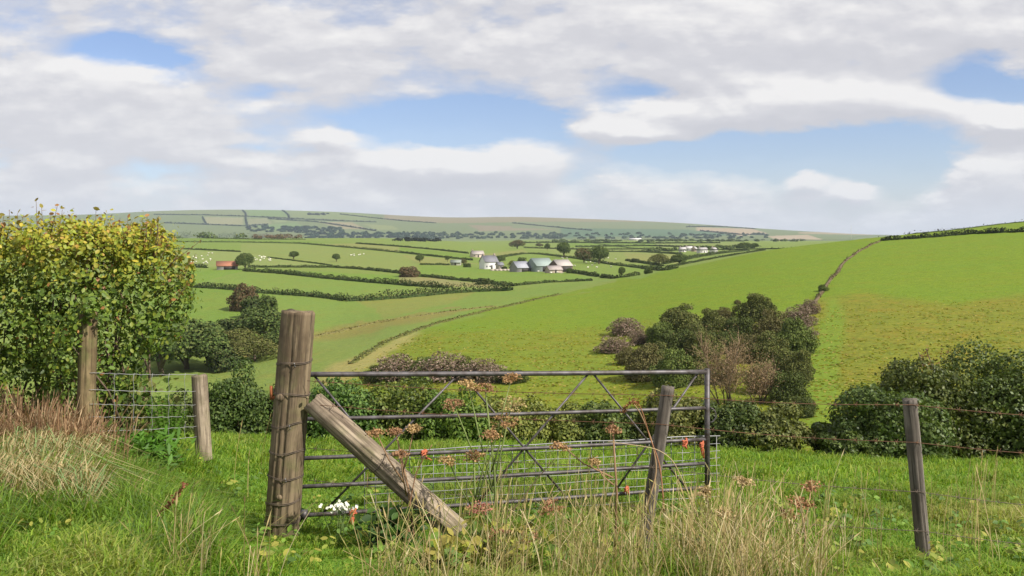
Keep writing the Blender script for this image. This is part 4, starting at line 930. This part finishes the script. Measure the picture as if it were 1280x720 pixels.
# rough grass on the near hillside, in the colour of the sward it grows from
g = G(); n = 60000; px = rng.uniform(330, 1420, n); py = rng.uniform(300, 560, n)
Yq = np.exp(rng.uniform(math.log(80), math.log(300), n)); Xq = (px - 640) / FPX * Yq; yq = ypx(px, Yq)
hillm = (px > np.interp(yq, [352, 385, 405, 428, 460, 500], [790, 642, 569, 500, 445, 400])) & (rng.uniform(size=n) < np.clip(fbm(Xq / 3.5, Yq / 2.2, 91, 3) * 2.6 - .75, 0, 1)); Xq, Yq, px, yq = Xq[hillm], Yq[hillm], px[hillm], yq[hillm]; n = len(Xq)
low = np.clip((yq - np.where(px > 1010, 372, 405)) / 15 + rng.normal(size=n) * .4, 0, 1)[:, None]
C = palette(rng, n, [(.19, .28, .028), (.22, .30, .035)]) * (1 - low) + palette(rng, n, [(.28, .28, .05), (.24, .27, .035), (.32, .27, .07), (.19, .23, .04)]) * low
blades(g, Xq, Yq, (.07 + .13 * low[:, 0]) * rng.uniform(.5, 1.4, n), .25 + .3 * low[:, 0] * rng.uniform(size=n), C, 1.5, rng, bend=.8)
tag(g.build('rough_grass', M['grass'], loc=(20, 150, -20)), 'rough tussocky grass scattered over the right hill', 'grass', None, 'stuff')
# long green grass lying over on the left bank
g = G(); X, Y = scatter(14000, 4.6, 8.2, -.66, -.33, rng, .5); cl = fbm(X * 1.2, Y * 1.2, 51, 3); ok = cl > .42; X, Y, cl = X[ok], Y[ok], cl[ok]
blades(g, X, Y, .34 * (.4 + cl) * rng.uniform(.6, 1.2, len(X)), .008, palette(rng, len(X), [(.16, .28, .035), (.20, .31, .045), (.14, .23, .06), (.36, .33, .13)], [4, 4, 2, 1]), 1.1, rng, (.35, -.25), bend=.8)
tag(g.build('long_grass', M['grass'], loc=(-2.5, 6, -2)), 'long green grass leaning over on the bank below the hedge', 'grass', None, 'stuff')
g = G(); n = 420; X, Y = scatter(n, 4.7, 8.5, -.66, .66, rng, .6)
for x, y in zip(X, Y):
    k = rng.randint(5, 9); a = rng.uniform(0, 6.28) + np.arange(k) * 6.28 / k + rng.normal(size=k) * .3; rr = rng.uniform(.02, .06)
    Pp = np.stack([x + np.cos(a) * rr, y + np.sin(a) * rr, np.full(k, float(gz(x, y)) + rng.uniform(.05, .13)) + rng.normal(size=k) * .02], 1)
    leaves(g, Pp, nrm(np.stack([np.cos(a) * .6, np.sin(a) * .6 - .2, np.ones(k)], 1)), rng.uniform(.03, .06), palette(rng, k, [[(.10, .19, .025), (.14, .23, .03)], [(.08, .15, .03), (.11, .18, .04)], [(.28, .27, .05), (.2, .24, .04)]][rng.randint(3)]), rng, .55, .2, True)
tag(g.build('broad_leaf_weed', M['leaf'], loc=(0, 5.5, -2)), 'small broad leaved weeds scattered through the rough verge', 'weed', None, 'stuff')
# tall dry grass with seed heads along the fence
def stalks(name, label, n, reg, hr, seed, pal, head=.6, w=.0034, lean=.25, loc=(0, 5.5, -2)):
    rng = np.random.RandomState(seed); g = G(); k = 5
    cx = rng.choice(len(reg), n, p=np.array([r[4] for r in reg]) / sum(r[4] for r in reg)); reg_ = np.array(reg)[cx]
    px = rng.uniform(reg_[:, 0], reg_[:, 1]); Y = rng.uniform(reg_[:, 2], reg_[:, 3]); X = (px - 640) / FPX * Y
    kc = rng.randint(0, n, max(12, n // 22)); ci = kc[rng.randint(0, len(kc), n)]; cm = rng.uniform(size=n) < .72
    px = np.where(cm, px[ci] + rng.normal(size=n) * 11, px); Y = np.where(cm, Y[ci] + rng.normal(size=n) * .09, Y); X = (px - 640) / FPX * Y
    h = rng.uniform(hr[0], hr[1], n) * (.55 + .75 * fbm(X * 1.5, Y * 1.5, seed, 2)); z = gz(X, Y)
    a = rng.uniform(0, 6.28, n); L = rng.uniform(.05, 1, n) ** 1.5 * lean; C = palette(rng, n, pal)
    t = np.linspace(0, 1, k); dx = np.cos(a) * L + .05; dy = np.sin(a) * L
    Pp = np.stack([X[:, None] + dx[:, None] * h[:, None] * t ** 1.8, Y[:, None] + dy[:, None] * h[:, None] * t ** 1.8, z[:, None] + h[:, None] * t * (1 - .25 * L[:, None] * t)], 2)
    f = rng.uniform(-.8, .8, n); S = np.stack([np.cos(f), np.sin(f), 0 * f], 1) * w * .5
    V = np.stack([Pp - S[:, None], Pp + S[:, None]], 2).reshape(-1, 3)
    i = np.arange(n)[:, None, None] * 2 * k + np.arange(k - 1)[None, :, None] * 2
    g.add(V, (i + np.array([0, 1, 3, 2])).reshape(-1, 4), np.repeat(C, 2 * k, 0))
    hs = np.nonzero(rng.uniform(size=n) < head)[0]
    T = nrm(Pp[hs, -1] - Pp[hs, -2]); L2 = rng.uniform(.04, .11, len(hs))[:, None]; W = np.stack([np.cos(f[hs]), np.sin(f[hs]), 0 * hs], 1) * rng.uniform(.002, .006, len(hs))[:, None]
    b = Pp[hs, -1] - T * .01; V = np.stack([b, b + T * L2 * .4 + W, b + T * L2, b + T * L2 * .4 - W], 1).reshape(-1, 3)
    g.add(V, np.arange(len(hs))[:, None] * 4 + np.array([0, 1, 2, 3]), np.repeat(C[hs] * 1.08, 4, 0))
    tag(g.build(name, M['dry'], loc=loc), label, 'grass', None, 'stuff')
STRAW = [(.42, .33, .17), (.36, .27, .13), (.48, .40, .24), (.30, .27, .10), (.22, .24, .07)]
stalks('dry_grass', 'tall straw coloured grass with seed heads along the fence', 1700, [(590, 720, 4.3, 5.7, 4), (440, 570, 4.2, 4.7, 1.2), (690, 900, 4.2, 5.7, 6), (860, 1030, 4.2, 5.5, 10), (1040, 1300, 4.3, 5.6, 1.0), (200, 330, 4.2, 4.6, .8), (1300, 1700, 4.4, 6, 2)], (.16, .62), 3, STRAW, .5, .0032, .95)
stalks('dry_grass', 'thin scattered bents standing in the field near the gate', 230, [(440, 1000, 6.6, 8.2, 5), (270, 340, 7, 9, 1), (900, 1250, 6, 8, 2)], (.25, .6), 4, STRAW)
stalks('brown_stalks', 'dead brown stalks at the foot of the near hedge', 2600, [(-200, 60, 7.4, 8.3, 6), (40, 118, 7.2, 8.2, 4), (110, 150, 7.4, 8.0, .6)], (.2, .55), 5, [(.26, .16, .09), (.33, .21, .12), (.20, .12, .07), (.38, .28, .17)], .4, .006, .7, (-4, 7.6, -1.8))
# flattened hay swathes
g = G(); X, Y = scatter(5200, 5.6, 7.2, -.68, -.47, rng, .5); keep = fbm(X * 1.4, Y * 1.4, 71, 2) > .47; X, Y = X[keep], Y[keep]
blades(g, X, Y, .36 * rng.uniform(.4, 1.3, len(X)), .0075, palette(rng, len(X), [(.52, .43, .24), (.44, .35, .19), (.36, .30, .14), (.22, .32, .13)]), .9, rng, (.6, .1), z=gz(X, Y) + .10, bend=1.3)
tag(g.build('fallen_grass', M['dry'], loc=(-3.2, 6.4, -1.9)), 'swathe of fallen dry grass lying on the left bank', 'grass', None, 'stuff')

# ------------------------------------------------------------------ weeds with their own shapes
def umbel(g, node, r, C, rng, up=np.array([0, 0, 1.]), n=16):
    A = nrm(np.cross(up, [.3, 1, .1])); B = np.cross(up, A)
    for k in range(n):
        a = rng.uniform(0, 6.28); q = math.sqrt(rng.uniform(.05, 1)); e = node + (A * math.cos(a) + B * math.sin(a)) * r * q + up * r * (.5 - .25 * q * q)
        g.tube([node, e], [.0016, .0012], 3, C * .8, cap=False)
        m = 7; P = e + rng.normal(size=(m, 3)) * np.array([.014, .014, .006])
        leaves(g, P, nrm(rng.normal(size=(m, 3)) + up), .0155, palette(rng, m, [C], jit=.4), rng, .7)
SEED = [np.array(a) for a in ((.36, .22, .11), (.42, .29, .14), (.31, .18, .10), (.38, .30, .14))]
def hogweed(label, base_px, Y, heads, stemc, seed, sc_=SEED):
    rng = np.random.RandomState(seed); b = gpt(base_px, Y); o = empty('hogweed', tuple(b)); tag(o, label, 'weed', 'seeding weeds in front of the gate')
    g = G(); top = P3(*heads[0][:2], Y + rng.uniform(-.1, .1)); main = [b - np.array([0, 0, .05]), b * .5 + top * .5 + np.array([.02, 0, 0]), top]
    g.tube(main, [.010, .008, .005], 6, stemc)
    hd = []
    for k, (px, py, rr) in enumerate(heads):
        e = P3(px, py, Y + rng.uniform(-.15, .15)) if k else top
        if k:
            s = b * (1 - .35 - .4 * rng.uniform()) + top * 0; t = rng.uniform(.3, .65); s = b + (top - b) * t
            g.tube([s, s * .45 + e * .55 + np.array([0, 0, -.03]), e], [.0065, .005, .0035], 5, stemc)
        hd.append((e, rr))
    g.build('stem', M['tint'], o)
    for e, rr in hd:
        gg = G(); umbel(gg, e - np.array([0, 0, rr * .45]), rr * .85, sc_[rng.randint(len(sc_))], rng, nrm(np.array([rng.normal() * .2, -.35, 1])), 30); gg.build('seed_head', M['dry'], o)
BRST, GRST = (.25, .15, .08), (.16, .2, .06)
hogweed('tall seeding weed with rusty flat heads at the centre of the gate', 622, 5.8, [(606, 482, .075), (640, 500, .11), (566, 502, .075), (632, 522, .10), (585, 478, .06)], GRST, 1)
hogweed('seeding weed with reddish heads low in front of the gate', 640, 5.3, [(600, 632, .07), (690, 630, .085), (625, 664, .07), (660, 668, .07)], GRST, 2, [np.array((.34, .15, .11)), np.array((.38, .20, .12))])
hogweed('seeding weed with brown heads between the strut and the tall centre weed', 588, 5.7, [(592, 568, .07), (560, 573, .06), (640, 470, .06), (614, 540, .06)], GRST, 3)
hogweed('small seeding weed leaning over the strut', 520, 5.9, [(494, 537, .05), (470, 540, .05), (518, 533, .05), (500, 566, .05)], BRST, 4)
hogweed('brown seeding weed just left of the split fence post', 768, 5.7, [(766, 535, .045), (700, 555, .06), (742, 575, .04)], BRST, 5)
hogweed('pale seeding weed in the long grass right of the split fence post', 905, 5.2, [(880, 612, .05), (930, 600, .05), (905, 640, .06)], (.3, .24, .12), 6, [np.array((.40, .30, .16))])
hogweed('brown seeding weed in the long grass between the two fence posts', 1005, 5.3, [(1000, 625, .08), (1015, 605, .06), (985, 640, .06)], (.3, .2, .1), 7, [np.array((.36, .20, .11))])
# curling dead dock stems
def dead_stem(label, pts, Y, r, C, seed, tuft=0):
    rng = np.random.RandomState(seed); P = np.array([P3(x, y, Y + .05 * math.sin(k)) for k, (x, y) in enumerate(pts)]); o = empty('withered_dock', tuple(P[0])); tag(o, label, 'dead stem', 'dead stems by the fence')
    t = np.linspace(0, 1, len(P)); tt = np.linspace(0, 1, 24); Q = np.stack([np.interp(tt, t, P[:, k]) for k in range(3)], 1)
    for _ in range(3): Q[1:-1] = (Q[:-2] + Q[1:-1] * 2 + Q[2:]) / 4
    g = G(); g.tube(Q, np.linspace(r, r * .5, 24), 6, C); g.build('stem', M['tint'], o)
    if tuft < 30: return
    m = tuft; i = rng.uniform(.55, 1, m); PP = np.stack([np.interp(i, tt, Q[:, k]) for k in range(3)], 1) + rng.normal(size=(m, 3)) * .009
    g = G(); leaves(g, PP, nrm(rng.normal(size=PP.shape)), .018, palette(rng, m, [np.array(C) * 1.1, np.array(C) * .7]), rng, .5); g.build('seed_head', M['dry'], o)
dead_stem('curling brown dead stem arching past the split fence post', [(806, 640), (822, 590), (815, 550), (800, 515), (792, 505)], 5.75, .006, (.33, .22, .12), 1, 10)
dead_stem('arched rusty dock head bending over left of the split fence post', [(830, 640), (826, 580), (812, 548), (803, 512), (793, 498), (783, 508), (778, 516)], 5.65, .005, (.30, .14, .07), 2, 150)
dead_stem('rusty dead dock stem lying in the grass in front of the gate post', [(162, 700), (176, 672), (196, 646), (216, 626), (232, 604)], 5.2, .008, (.26, .11, .06), 3, 170)
dead_stem('dark thin stem crossing the lower rails at the centre of the gate', [(600, 690), (640, 640), (670, 600), (695, 572)], 5.6, .005, (.16, .12, .06), 4, 6)
dead_stem('pale dead stem arching over the right end of the mesh panel', [(885, 680), (862, 620), (842, 575), (820, 560), (760, 552)], 5.5, .004, (.42, .32, .18), 5, 20)
dead_stem('reddish dead stem rising beside the strut', [(512, 690), (510, 640), (520, 590), (540, 556)], 5.8, .006, (.25, .13, .07), 6, 20)
# leafy low plants
def leafy(name, label, px, Y, top, wpx, pal, n, ls, seed, cat='plant', group=None, asp=.6):
    rng = np.random.RandomState(seed); b = gpt(px, Y); s = Y / FPX; h = (ypx(px, Y) - top) * s; w = wpx * s
    P = np.stack([rng.normal(size=n) * w * .24, rng.normal(size=n) * w * .2, rng.uniform(.1, 1, n) * h * np.exp(-rng.uniform(0, .3, n))], 1) + b
    o = empty(name, tuple(b)); tag(o, label, cat, group); g = G()
    leaves(g, P, nrm(rng.normal(size=P.shape) * .6 + np.array([0, -.3, .8])), ls, palette(rng, n, pal), rng, asp, .2, True, .3); g.build('leaf', M['leaf'], o)['kind'] = 'stuff'
    g = G()
    for k in range(min(n, 40)): e = P[k]; g.tube([b + (e - b) * np.array([.35, .35, 0]), (b + e) / 2 + np.array([0, 0, .05 * h]), e], [.004, .003, .002], 4, (.14, .17, .05))
    g.build('stem', M['tint'], o)
YEL = [(.27, .28, .04), (.2, .25, .035), (.12, .19, .03), (.3, .26, .06)]
leafy('yellow_weed', 'yellowing leafy weed below the strut', 560, 5.0, 668, 90, YEL, 120, .07, 1, 'weed', 'yellowing weeds')
leafy('yellow_weed', 'yellow leaved weed in front of the centre of the gate', 650, 5.1, 655, 90, YEL, 110, .06, 2, 'weed', 'yellowing weeds')
leafy('yellow_weed', 'small yellow weed right of the split fence post', 856, 5.7, 612, 26, YEL[:2], 26, .05, 3, 'weed', 'yellowing weeds')
leafy('yellow_weed', 'yellow green weed at the bottom of the strut', 600, 5.3, 640, 60, YEL, 70, .055, 4, 'weed', 'yellowing weeds')
leafy('nettle_clump', 'lush green nettle clump under the wire netting', 172, 7.9, 540, 90, [(.07, .17, .015), (.09, .2, .02), (.05, .12, .012)], 900, .09, 5, 'plant', None, .28)
leafy('dark_weed', 'dark green weed in the shade at the foot of the strut', 492, 5.9, 632, 80, [(.03, .07, .012), (.05, .1, .016)], 260, .07, 6, 'weed', None)
leafy('dark_weed', 'leafy tuft coloured dark for the shadowed hollow beside the lying dock stem', 180, 5.5, 652, 100, [(.03, .07, .012), (.04, .09, .014)], 260, .06, 7, 'weed', None)  # dark leaf colours stand in for the shadow of a hollow in the grass
leafy('bramble', 'low bramble at the foot of the fence between the posts', 900, 5.4, 668, 100, [(.04, .09, .014), (.06, .11, .018), (.16, .16, .03)], 240, .06, 8, 'plant', None)
leafy('bramble', 'bramble growing at the foot of the near hedge behind the netting', 160, 8.9, 462, 110, [(.06, .11, .018), (.13, .14, .03), (.09, .13, .025)], 420, .07, 9, 'plant', None)
# fern behind the netting
rng = np.random.RandomState(3); b = gpt(212, 8.6); fo = empty('fern', tuple(b)); tag(fo, 'pale green fern tuft behind the wire netting', 'fern')
for k in range(7):
    e = P3(180 + k * 9, 492 + abs(k - 2) * 5, 8.6 + rng.uniform(-.1, .1)); g = G(); mid = (b + e) / 2 + np.array([0, 0, .09]); T = np.linspace(0, 1, 16)[:, None]; Q = b * (1 - T) ** 2 + 2 * mid * T * (1 - T) + e * T * T
    g.tube(Q, .003, 4, (.12, .2, .04))
    for s in (-1, 1):
        Pp = Q + np.array([s * .02, 0, -.012]); V = np.stack([Q, Q + np.array([s * .035, -.01, .012]), Q + np.array([s * .075, -.015, -.03]) * (1.1 - T), Q + np.array([s * .03, 0, -.025])], 1)
        g.add(V.reshape(-1, 3), np.arange(16)[:, None] * 4 + np.array([0, 1, 2, 3]), (.12, .24, .03))
    g.build('frond', M['leaf'], fo)
# white flower cluster at the bottom rail
rng = np.random.RandomState(9); b = gpt(424, 5.95); o = empty('white_flower', tuple(b)); tag(o, 'small cluster of white flowers at the bottom rail near the gate post', 'flowers')
g = G(); P = np.array([P3(425 + rng.normal() * 9, 634 + rng.normal() * 2.6, 5.95 + rng.uniform(-.05, .05)) for _ in range(60)]); leaves(g, P, nrm(rng.normal(size=P.shape) * .4 + np.array([.6, -.9, 1])), .024, palette(rng, 60, [(.42, .42, .34)], jit=.3), rng, .9); g.build('petal', M['white'], o)['kind'] = 'stuff'
g = G()
for k in range(12): g.tube([b + np.array([rng.normal() * .02, 0, 0]), P[k]], .002, 4, (.12, .18, .05))
g.build('stem', M['tint'], o)

# ------------------------------------------------------------------ light, sky, air, camera
w = bpy.data.worlds.new('World'); sc.world = w; w.use_nodes = True; nt = w.node_tree; nt.nodes.clear()
out = nt.nodes.new('ShaderNodeOutputWorld'); bg = nt.nodes.new('ShaderNodeBackground'); bg.inputs[1].default_value = .092
sky = nt.nodes.new('ShaderNodeTexSky'); sky.sky_type = 'NISHITA'; sky.sun_disc = False; sky.sun_elevation = R(SUN_EL); sky.sun_rotation = R(SUN_AZ)
sky.air_density = 1.0; sky.dust_density = .6; sky.ozone_density = 1.5
tc = nt.nodes.new('ShaderNodeTexCoord'); sp = nt.nodes.new('ShaderNodeSeparateXYZ'); nt.links.new(tc.outputs['Generated'], sp.inputs[0])
# the cloud field is laid out over bearing and elevation of the real sky
hyp = mth(nt, 'MAXIMUM', mth(nt, 'ABSOLUTE', sp.outputs[1]), .12)
u = mth(nt, 'DIVIDE', sp.outputs[0], hyp); v = mth(nt, 'DIVIDE', mth(nt, 'MAXIMUM', sp.outputs[2], 0.), hyp)
def cloud(u, v):
    den = mth(nt, 'ADD', v, .10)
    cx = mth(nt, 'DIVIDE', u, den); cy = mth(nt, 'DIVIDE', .55, den)
    cb = nt.nodes.new('ShaderNodeCombineXYZ'); nt.links.new(cx, cb.inputs[0]); nt.links.new(cy, cb.inputs[1])
    nz = nt.nodes.new('ShaderNodeTexNoise'); nz.inputs['Scale'].default_value = 1.5; nz.inputs['Detail'].default_value = 8; nz.inputs['Roughness'].default_value = .56; nt.links.new(cb.outputs[0], nz.inputs['Vector'])
    cb2 = nt.nodes.new('ShaderNodeCombineXYZ'); nt.links.new(mth(nt, 'MULTIPLY', u, 6.5), cb2.inputs[0]); nt.links.new(mth(nt, 'MULTIPLY', v, 17.), cb2.inputs[1])
    n2 = nt.nodes.new('ShaderNodeTexNoise'); n2.inputs['Scale'].default_value = 1.; n2.inputs['Detail'].default_value = 7; n2.inputs['Roughness'].default_value = .6; nt.links.new(cb2.outputs[0], n2.inputs['Vector'])
    cb3 = nt.nodes.new('ShaderNodeCombineXYZ'); nt.links.new(mth(nt, 'MULTIPLY', u, 15.), cb3.inputs[0]); nt.links.new(mth(nt, 'MULTIPLY', v, 32.), cb3.inputs[1]); cb3.inputs[2].default_value = 4.
    n3 = nt.nodes.new('ShaderNodeTexNoise'); n3.inputs['Scale'].default_value = 1.; n3.inputs['Detail'].default_value = 5; n3.inputs['Roughness'].default_value = .5; nt.links.new(cb3.outputs[0], n3.inputs['Vector'])
    s2 = nt.nodes.new('ShaderNodeSeparateColor'); nt.links.new(n2.outputs['Color'], s2.inputs[0])
    uw = mth(nt, 'ADD', u, mth(nt, 'MULTIPLY', mth(nt, 'SUBTRACT', s2.outputs[0], .5), .10)); vw = mth(nt, 'ADD', v, mth(nt, 'MULTIPLY', mth(nt, 'SUBTRACT', s2.outputs[1], .5), .05))
    d = mth(nt, 'ADD', mth(nt, 'MULTIPLY', mth(nt, 'SUBTRACT', nz.outputs['Fac'], .5), .22), mth(nt, 'ADD', mth(nt, 'MULTIPLY', mth(nt, 'SUBTRACT', n2.outputs['Fac'], .5), 1.15), mth(nt, 'ADD', mth(nt, 'MULTIPLY', mth(nt, 'SUBTRACT', n3.outputs['Fac'], .5), .38), .42)))
    for (px, py, wx, wy, a) in BLOBS:
        x = mth(nt, 'MULTIPLY', mth(nt, 'SUBTRACT', uw, (px - 640) / FPX), FPX / wx); y = mth(nt, 'MULTIPLY', mth(nt, 'SUBTRACT', vw, (300 - py) / FPX), FPX / wy)
        e = mth(nt, 'EXPONENT', mth(nt, 'MULTIPLY', mth(nt, 'ADD', mth(nt, 'MULTIPLY', x, x), mth(nt, 'MULTIPLY', y, y)), -1.))
        d = mth(nt, 'ADD', d, mth(nt, 'MULTIPLY', e, a))
    return d
BLOBS = [(140, 56, 60, 17, -.62), (205, 72, 45, 10, -.4), (330, 108, 40, 12, -.22), (565, 152, 150, 30, -.95), (810, 112, 60, 14, -.5), (890, 186, 130, 26, -.8), (1080, 190, 150, 34, -.95), (1230, 105, 70, 28, -.85), (1130, 228, 60, 28, -.5),
         (725, 222, 30, 22, -.35), (195, 214, 60, 10, -.36), (320, 188, 50, 9, -.25), (60, 140, 140, 60, .25), (735, 148, 34, 16, .35), (800, 165, 75, 15, .9), (1010, 130, 190, 30, .75), (950, 192, 14, 5, .6), (1010, 222, 30, 10, .6), (1068, 239, 30, 9, .6), (1265, 155, 34, 13, .9), (1240, 215, 90, 40, .5), (560, 205, 140, 24, .6), (1000, 40, 280, 40, .4), (420, 165, 40, 12, .5)]
d0 = cloud(u, v); d1 = cloud(mth(nt, 'ADD', u, .006), mth(nt, 'ADD', v, .016))
cov = ramp(nt, d0, [(.09, .06), (.25, .5), (.42, 1.)])
lit = mth(nt, 'ADD', mth(nt, 'MULTIPLY', mth(nt, 'SUBTRACT', d0, d1), 1.5), .56, True)
ccol = ramp(nt, lit, [(.05, (4.95, 4.93, 5.25)), (.5, (5.5, 5.45, 5.7)), (.95, (7.3, 7.15, 7.05))])
hz = mth(nt, 'MULTIPLY', mth(nt, 'EXPONENT', mth(nt, 'MULTIPLY', v, -22.)), .75)
skyc = mixc(nt, 1., sky.outputs[0], (.9, .93, 1.12), 'MULTIPLY')
colr = mixc(nt, mth(nt, 'MULTIPLY', cov, .97), skyc, ccol)
colr = mixc(nt, hz, colr, (5.3, 5.7, 6.5))
nt.links.new(colr, bg.inputs[0]); nt.links.new(bg.outputs[0], out.inputs[0])

sun = bpy.data.lights.new('sun', 'SUN'); sun.energy = 4.9; sun.angle = R(.6); sun.color = (1.0, .94, .84)
so = bpy.data.objects.new('sun', sun); COL.objects.link(so)
az, el = R(SUN_AZ), R(SUN_EL); dv = Vector((math.sin(az) * math.cos(el), math.cos(az) * math.cos(el), math.sin(el)))
so.rotation_euler = (-dv).to_track_quat('-Z', 'Y').to_euler(); so.location = dv * 50

m, nt, out = mat_new('valley_air'); pv = nt.nodes.new('ShaderNodeVolumePrincipled')
pv.inputs['Color'].default_value = (.72, .84, 1.0, 1); pv.inputs['Density'].default_value = 4.8e-5; pv.inputs['Anisotropy'].default_value = .0
nt.links.new(pv.outputs[0], out.inputs['Volume'])
zb, ztp = float(gZ.min()) - 1, float(gZ.max()) + 15
xw = float(np.abs(gX).max()) + 60
g = G(); g.box((0, 4500, (zb + ztp) / 2), (xw * 2, 9200, ztp - zb)); tag(g.build('haze', m), 'thin pale blue haze lying over the valley', 'haze', None, 'stuff')

cam = bpy.data.cameras.new('camera'); cam.sensor_width = 36; cam.lens = FPX / 1280 * 36; cam.shift_y = -60 / 1280; cam.clip_start = .05; cam.clip_end = 30000
co = bpy.data.objects.new('camera', cam); COL.objects.link(co); co.location = (0, 0, 0); co.rotation_euler = (R(90), 0, 0); sc.camera = co

sc.render.engine = 'CYCLES'
cy = sc.cycles; cy.use_denoising = True; cy.max_bounces = 6; cy.diffuse_bounces = 3; cy.glossy_bounces = 2; cy.transmission_bounces = 3; cy.volume_bounces = 0; cy.transparent_max_bounces = 6
cy.use_adaptive_sampling = True; cy.adaptive_threshold = .015; cy.caustics_reflective = False; cy.caustics_refractive = False
sc.view_settings.view_transform = 'Standard'; sc.view_settings.look = 'None'; sc.view_settings.gamma = 1; sc.view_settings.use_curve_mapping = False
sc.view_settings.exposure = .45
